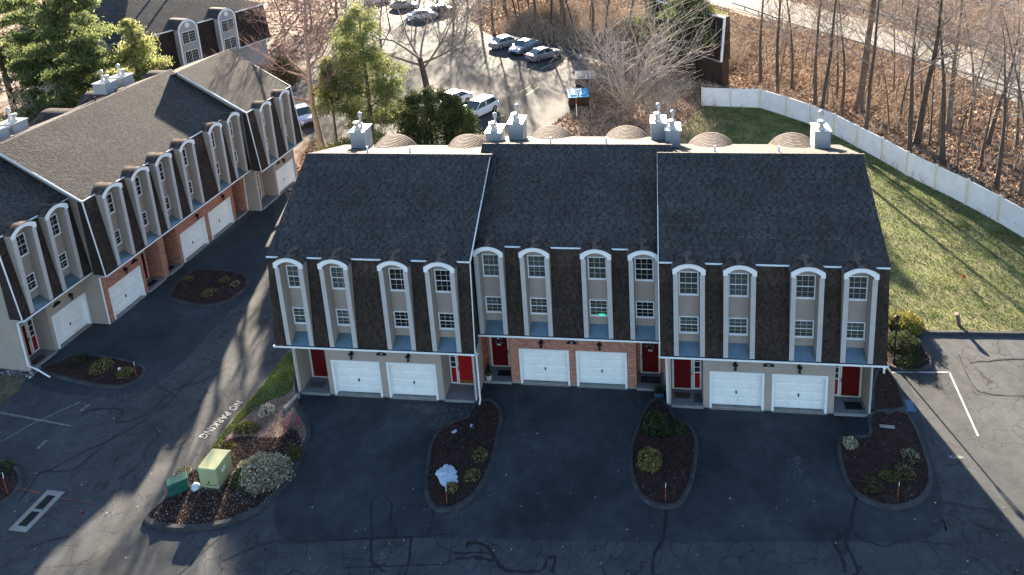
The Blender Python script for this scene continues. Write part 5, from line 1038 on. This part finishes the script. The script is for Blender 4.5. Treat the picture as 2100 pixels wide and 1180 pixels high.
mb=MB(); mb.box(rp[0][0],rp[1][0],rp[0][1]-.06,rp[0][1],Hh-.1,Hh+.06); mb.box(rp[0][0]-.06,rp[0][0],rp[0][1],D,Hh-.1,Hh+.06); mb.box(0,Lb,.1,.2,3.68,3.8); mb.build('eave_trim',m_white,t)
def big_dormer(t,cx,rot=0,px=0,py=0):
    root=t; hw=1.45; d=bpy.data.objects.new('x',None)
    def TT(p): 
        x,y,z=p
        if rot: return (y,px-x,z)      # faces -x side wall
        return (cx+x,y,z)
    mb=MB(); n=10; A=arc(hw,8.6,9.7,n)
    P=[(-hw,3.8)]+[(-hw,8.6)]+A[1:-1]+[(hw,8.6),(hw,3.8)]
    mb.prism(P[::-1],-.35,.35,lambda u,v,w:TT((u,w,v))); dd=mb.build('dormer',m_sidg,t)
    mb=MB()
    for i in range(n): 
        (xa,za),(xb,zb)=A[i],A[i+1]; mb.quad(TT((xa*1.06,-.45,za+.08)),TT((xb*1.06,-.45,zb+.08)),TT((xb*1.06,3.2,zb+.08)),TT((xa*1.06,3.2,za+.08)),0,random.uniform(.8,1.2))
    mb.build('barrel_roof',m_roof,dd)
    mb=MB(); B=arc(hw-.22,8.6,9.45,n)
    for i in range(n): mb.quad(TT((A[i][0],-.42,A[i][1]+.05)),TT((A[i+1][0],-.42,A[i+1][1]+.05)),TT((B[i+1][0],-.42,B[i+1][1])),TT((B[i][0],-.42,B[i][1])))
    for s in(-1,1):
        q=[TT((s*hw,-.42,3.8)),TT((s*(hw-.22),-.42,3.8)),TT((s*(hw-.22),-.42,8.6)),TT((s*hw,-.42,8.6))]; mb.poly(q)
    for a_ in range(1): 
        ring=[TT((.33*math.cos(k*math.pi/8),-.40,9.0+.33*math.sin(k*math.pi/8))) for k in range(16)]; mb.poly(ring)
    mb.build('white_trim',m_white,dd)
    for z0 in(6.7,4.2):
        mb=MB(); f=[(-1.0,z0),(1.0,z0),(1.0,z0+1.55),(-1.0,z0+1.55)]; mb.prism(f,-.36,-.40,lambda u,v,w:TT((u,w,v))); wd=mb.build('window',m_white,t)
        for s in(-1,1):
            x0=-.93 if s<0 else .04; mb=MB(); mb.prism([(x0,z0+.07),(x0+.89,z0+.07),(x0+.89,z0+1.48),(x0,z0+1.48)],-.405,-.412,lambda u,v,w:TT((u,w,v))); mb.build('pane',m_glassd,wd)
            mb=MB()
            for k in(1,2,3): xx=x0+.89*k/4; mb.prism([(xx-.012,z0+.07),(xx+.012,z0+.07),(xx+.012,z0+1.48),(xx-.012,z0+1.48)],-.413,-.42,lambda u,v,w:TT((u,w,v)))
            for k in(1,2,3): zz=z0+.07+1.41*k/4; mb.prism([(x0,zz-.012),(x0+.89,zz-.012),(x0+.89,zz+.012),(x0,zz+.012)],-.414,-.421,lambda u,v,w:TT((u,w,v)))
            mb.build('grille',m_cream,wd)
for cx in(8.5,14.6): big_dormer(t,cx)
for py in(3.5,9.5): big_dormer(t,0,1,py)
mb=MB(); mb.box(1.5,2.6,10.,11.4,10.2,10.4); sk_=mb.build('skylight',m_gal,t); mb=MB(); mb.cyl(9,6,11.4,12.1,.12,8); mb.build('vent_pipe',m_gal,t); mb=MB(); mb.cyl(12,6,11.4,12.2,.12,8); mb.build('vent_pipe',m_gal,t)
# ---------------------------------------------------------------- dumpsters and post
m_lid=M('blue_lid',(.01,.30,.55),.4,.1,4); m_bin=M('dumpster_brown',(.05,.03,.02),.7,.3); m_pale2=M('pale_lid',(.55,.50,.44),.6,.1)
def dumpster(at,rz,lid,label):
    t=empty('dumpster',at,label,'dumpster',rz,None,1.15); mb=MB(); mb.prism([(-.7,0.1),(.7,0.1),(.85,1.3),(-.85,1.0)],-1.,1.,lambda u,v,w:(w,u,v)); mb.build('bin',m_bin,t)
    for s in(-1,1):
        mb=MB(); mb.prism([(-.9,1.02),(.87,1.33),(.87,1.38),(-.9,1.07)],.02 if s>0 else -1.03,1.03 if s>0 else -.02,lambda u,v,w:(w,u,v)); mb.prism([(-.5,1.12),(.5,1.3),(.5,1.36),(-.5,1.18)],.2 if s>0 else -.8,.8 if s>0 else -.2,lambda u,v,w:(w,u,v)); mb.build('lid',lid,t)
    for s in(-1,1): mb=MB(); mb.box(s*1.0-.06,s*1.0+.06,-.4,.4,.5,.62); mb.build('lift_pocket',m_bin,t)
a=G(1186,222); dumpster((a.x-.1,a.y+1.2,0),R(10),m_lid,'brown dumpster with bright blue lids at the parking lot edge')
a=G(1196,178); dumpster((a.x+.2,a.y+.4,0),R(5),m_pale2,'dumpster with a pale flat lid behind the blue lidded one')
a=G(1183,238); mb=MB(); mb.tube([(0,0,0),(0,0,1.4)],.05,8,0); mb.tube([(0,0,1.4),(0,0,2.1)],.055,8,1); thing_mesh(mb,'marker_post',[m_white,m_orange],'white post with orange top in front of the dumpsters','post',(a.x,a.y,-.03))
for i,(p,q_) in enumerate([((1218,100),(1248,122)),((1186,118),(1204,124))]):
    a=G(*p);b=G(*q_); mb=MB(); L_=(b-a).length; rbox(mb,0,L_,-.12,.12,0,.15,.03); thing_mesh(mb,'wheel_stop',m_conc,['long concrete wheel stop at the edge of the thicket','short concrete wheel stop right of the parked silver cars'][i],'wheel stop',(a.x,a.y,-.03),math.atan2((b-a).y,(b-a).x))
# ---------------------------------------------------------------- cars
m_tyre=M('tyre',(.015,.015,.016),.9,.2); m_rim=M('alloy_rim',(.45,.45,.46),.3,.1,metal=.8); m_cg=M('car_glass',(.02,.035,.04),.05,.1,spec=.8); m_hl=M('headlight',(.6,.62,.65),.15,.05,spec=.7); m_tl=M('taillight',(.35,.01,.01),.2,.1); m_plate=M('licence_plate',(.4,.45,.6),.4,.1)
def paint(name,c,metal=.5): return M(name,c,.28,.04,2,metal=metal,spec=.6)
pa=dict(silver=paint('silver_paint',(.40,.41,.43)),bluesilver=paint('blue_silver_paint',(.33,.37,.44)),grey=paint('grey_silver_paint',(.30,.31,.35)),white=paint('white_car_paint',(.72,.72,.74),0.),dark=paint('dark_car_paint',(.03,.035,.05),.4))
def car(at,rz,col,label,hatch=False,sc=1.16):
    t=empty('parked_car',at,label,'car',rz,None,sc); pm=pa[col]
    if (col,hatch) in CARS:
        for ch in CARS[(col,hatch)].children:
            tree_copy(ch,t)
        return t
    st=[(-2.28,.50,.66,.62,.35),(-2.22,.92,.78,.80,.24),(-1.9,1.0,.84,.86,.20),(-1.3,1.0,.88,.88,.19),(-.6,.97,.89,.89,.18),(.3,.95,.89,.89,.18),(1.0,.94,.88,.88,.19),(1.5,.88,.86,.86,.19),(2.0,.78,.80,.82,.21),(2.24,.62,.66,.72,.28),(2.31,.45,.60,.64,.35)]
    if hatch: st=[(-2.15,.6,.7,.7,.35),(-2.1,1.05,.78,.82,.26)]+[(-1.8,1.06,.84,.86,.2)]+st[3:]
    mb=MB(); rings=[]
    for x,zt,wt,w,zb in st:
        pr=[(-w*.9,zb),(-w,zb+.14),(-w*1.02,(zt+zb)/2+.02),(-wt,zt-.10),(-wt*.86,zt-.015),(0,zt+.02),(wt*.86,zt-.015),(wt,zt-.10),(w*1.02,(zt+zb)/2+.02),(w,zb+.14),(w*.9,zb)]; rings.append([(x,y,z) for y,z in pr])
    nv_=len(rings[0])
    for A,B in zip(rings,rings[1:]):
        k=len(mb.v); mb.v+=A+B
        for i in range(nv_): j=(i+1)%nv_; mb.f.append((k+i,k+j,k+nv_+j,k+nv_+i)); mb.m.append(0); mb.t.append(1.)
    mb.poly(rings[0]); mb.poly(rings[-1][::-1]); body=mb.build('body',pm,t,smooth=False)
    xr,xt0,xt1,xf=(-1.85,-1.05,.30,1.10) if not hatch else (-2.08,-1.65,.25,1.15)
    hb,ht=.80,.60; zb=.94; zt=1.42 if not hatch else 1.48
    P={'rb':(xr,hb*.92,1.0 if not hatch else 1.04),'rt':(xt0,ht,zt-.02),'ft':(xt1,ht,zt),'fb':(xf,hb*.95,zb),'mt':((xt0+xt1)/2,ht+.02,zt+.035)}
    def q4(a,b,c,d,name,mat,off=0): mb=MB(); mb.quad(a,b,c,d); return mb.build(name,mat,t)
    mir=lambda p:(p[0],-p[1],p[2])
    mb=MB(); c0,c1,c2=P['rt'],P['mt'],P['ft']
    mb.quad(c0,c1,mir(c1),mir(c0)); mb.quad(c1,c2,mir(c2),mir(c1)); 
    for s in(1,-1):
        g=lambda p:(p[0],p[1]*s,p[2])
        mb.quad(g((c0[0]-.03,c0[1]+.03,zt-.09)),g(c0),g(c1),g((c1[0],c1[1]+.035,zt-.07))); mb.quad(g((c1[0],c1[1]+.035,zt-.07)),g(c1),g(c2),g((c2[0]+.03,c2[1]+.03,zt-.09)))
        # pillars
        for xa,xb in((xr,xt0),(xf,xt1)): 
            w_=.07 if xa>0 else .14; mb.quad(g((xa,hb*.95,zb+.04)),g((xa-(w_ if xa>0 else -w_),hb*.97,zb+.03)),g((xb-(w_ if xa>0 else -w_),ht+.03,zt-.06)),g((xb,ht+.005,zt-.03)))
        xm=-.35; mb.quad(g((xm-.04,hb+.005,zb)),g((xm+.04,hb+.005,zb)),g((xm+.04,ht+.045,zt-.06)),g((xm-.04,ht+.045,zt-.06)))
    mb.build('roof',pm,t)
    q4(P['fb'],mir(P['fb']),mir(P['ft']),P['ft'],'windshield',m_cg); q4(mir(P['rb']),P['rb'],P['rt'],mir(P['rt']),'rear_window',m_cg)
    for s in(1,-1):
        g=lambda p:(p[0],p[1]*s,p[2])
        q4(g((xr+.12,hb-.01,zb+.02)),g((-.39,hb-.0,zb)),g((-.39,ht+.04,zt-.07)),g((xt0+.05,ht+.03,zt-.08)),'side_window',m_cg); q4(g((-.31,hb,zb)),g((xf-.09,hb-.01,zb+.01)),g((xt1-.02,ht+.03,zt-.08)),g((-.31,ht+.04,zt-.07)),'side_window',m_cg)
        mb=MB(); mb.box(*sorted((.72,.86)),*sorted((s*.86,s*1.02)),.92,1.04); mb.build('mirror',pm,t)
        mb=MB(); mb.poly([g(p) for p in [(2.27,.42,.56),(2.2,.70,.58),(2.05,.80,.66),(2.05,.72,.76),(2.2,.5,.68)]]); mb.build('headlight',m_hl,t)
        mb=MB(); xx=-2.245 if not hatch else -2.13; mb.box(xx-.03,xx+.15,*sorted((s*.5,s*.82)),.68,.84); mb.build('taillight',m_tl,t)
        mb=MB(); 
        for k,xx in enumerate((-1.38,1.42)):
            w=MB(); w.tube([(0,s*.70,0),(0,s*.90,0)],.325,18); wh=w.build('wheel',m_tyre,t,(xx,0,.325)); w=MB(); w.tube([(0,s*.895,0),(0,s*.912,0)],.22,14); 
            for a_ in range(5): an=a_*1.2566; w.tube([(0,s*.915,0),(.2*math.cos(an),s*.915,.2*math.sin(an))],.028,4)
            w.build('rim',m_rim,wh)
    mb=MB(); xx=-2.30 if not hatch else -2.17; mb.box(xx,xx+.03,-.24,.24,.56,.68); mb.build('licence_plate',m_plate,t); mb=MB(); mb.box(2.29,2.325,-.35,.35,.42,.56); mb.build('grille',m_gut,t)
    CARS[(col,hatch)]=t; return t
CARS={}
def car_px(rear,front,col,label,hatch=False,sc=1.16):
    a=G(*rear);b=G(*front); c=(a+b)/2; return car((c.x,c.y,-.03),math.atan2((b-a).y,(b-a).x),col,label,hatch,sc)
car_px((1010,102),(1066,88),'silver','silver sedan farthest left of the three parked side by side')
car_px((1102,92),(1045,118),'bluesilver','blue silver sedan facing us between the two other silver sedans')
car_px((1085,128),(1146,112),'grey','grey silver sedan nearest the dumpsters')
car_px((1012,220),(950,250),'white','white hatchback parked behind the hedge',True)
car_px((955,205),(895,230),'white','white sedan half hidden behind the hedge and the white hatchback')
car_px((600,228),(645,268),'bluesilver','pale blue silver car beside the leaning tree at the end of the left row')
for x,y,c,l,r in [(868,38,'white','pale car at the top of the lot seen through twigs',.6),(830,17,'silver','silver car farthest back at the top edge of the lot',.1),(775,6,'white','white vehicle cut by the top picture edge',.3),(905,28,'dark','dark car beside the pale one at the top of the lot',.7)]:
    a=G(x,y); car((a.x,a.y,-.03),r,c,l)
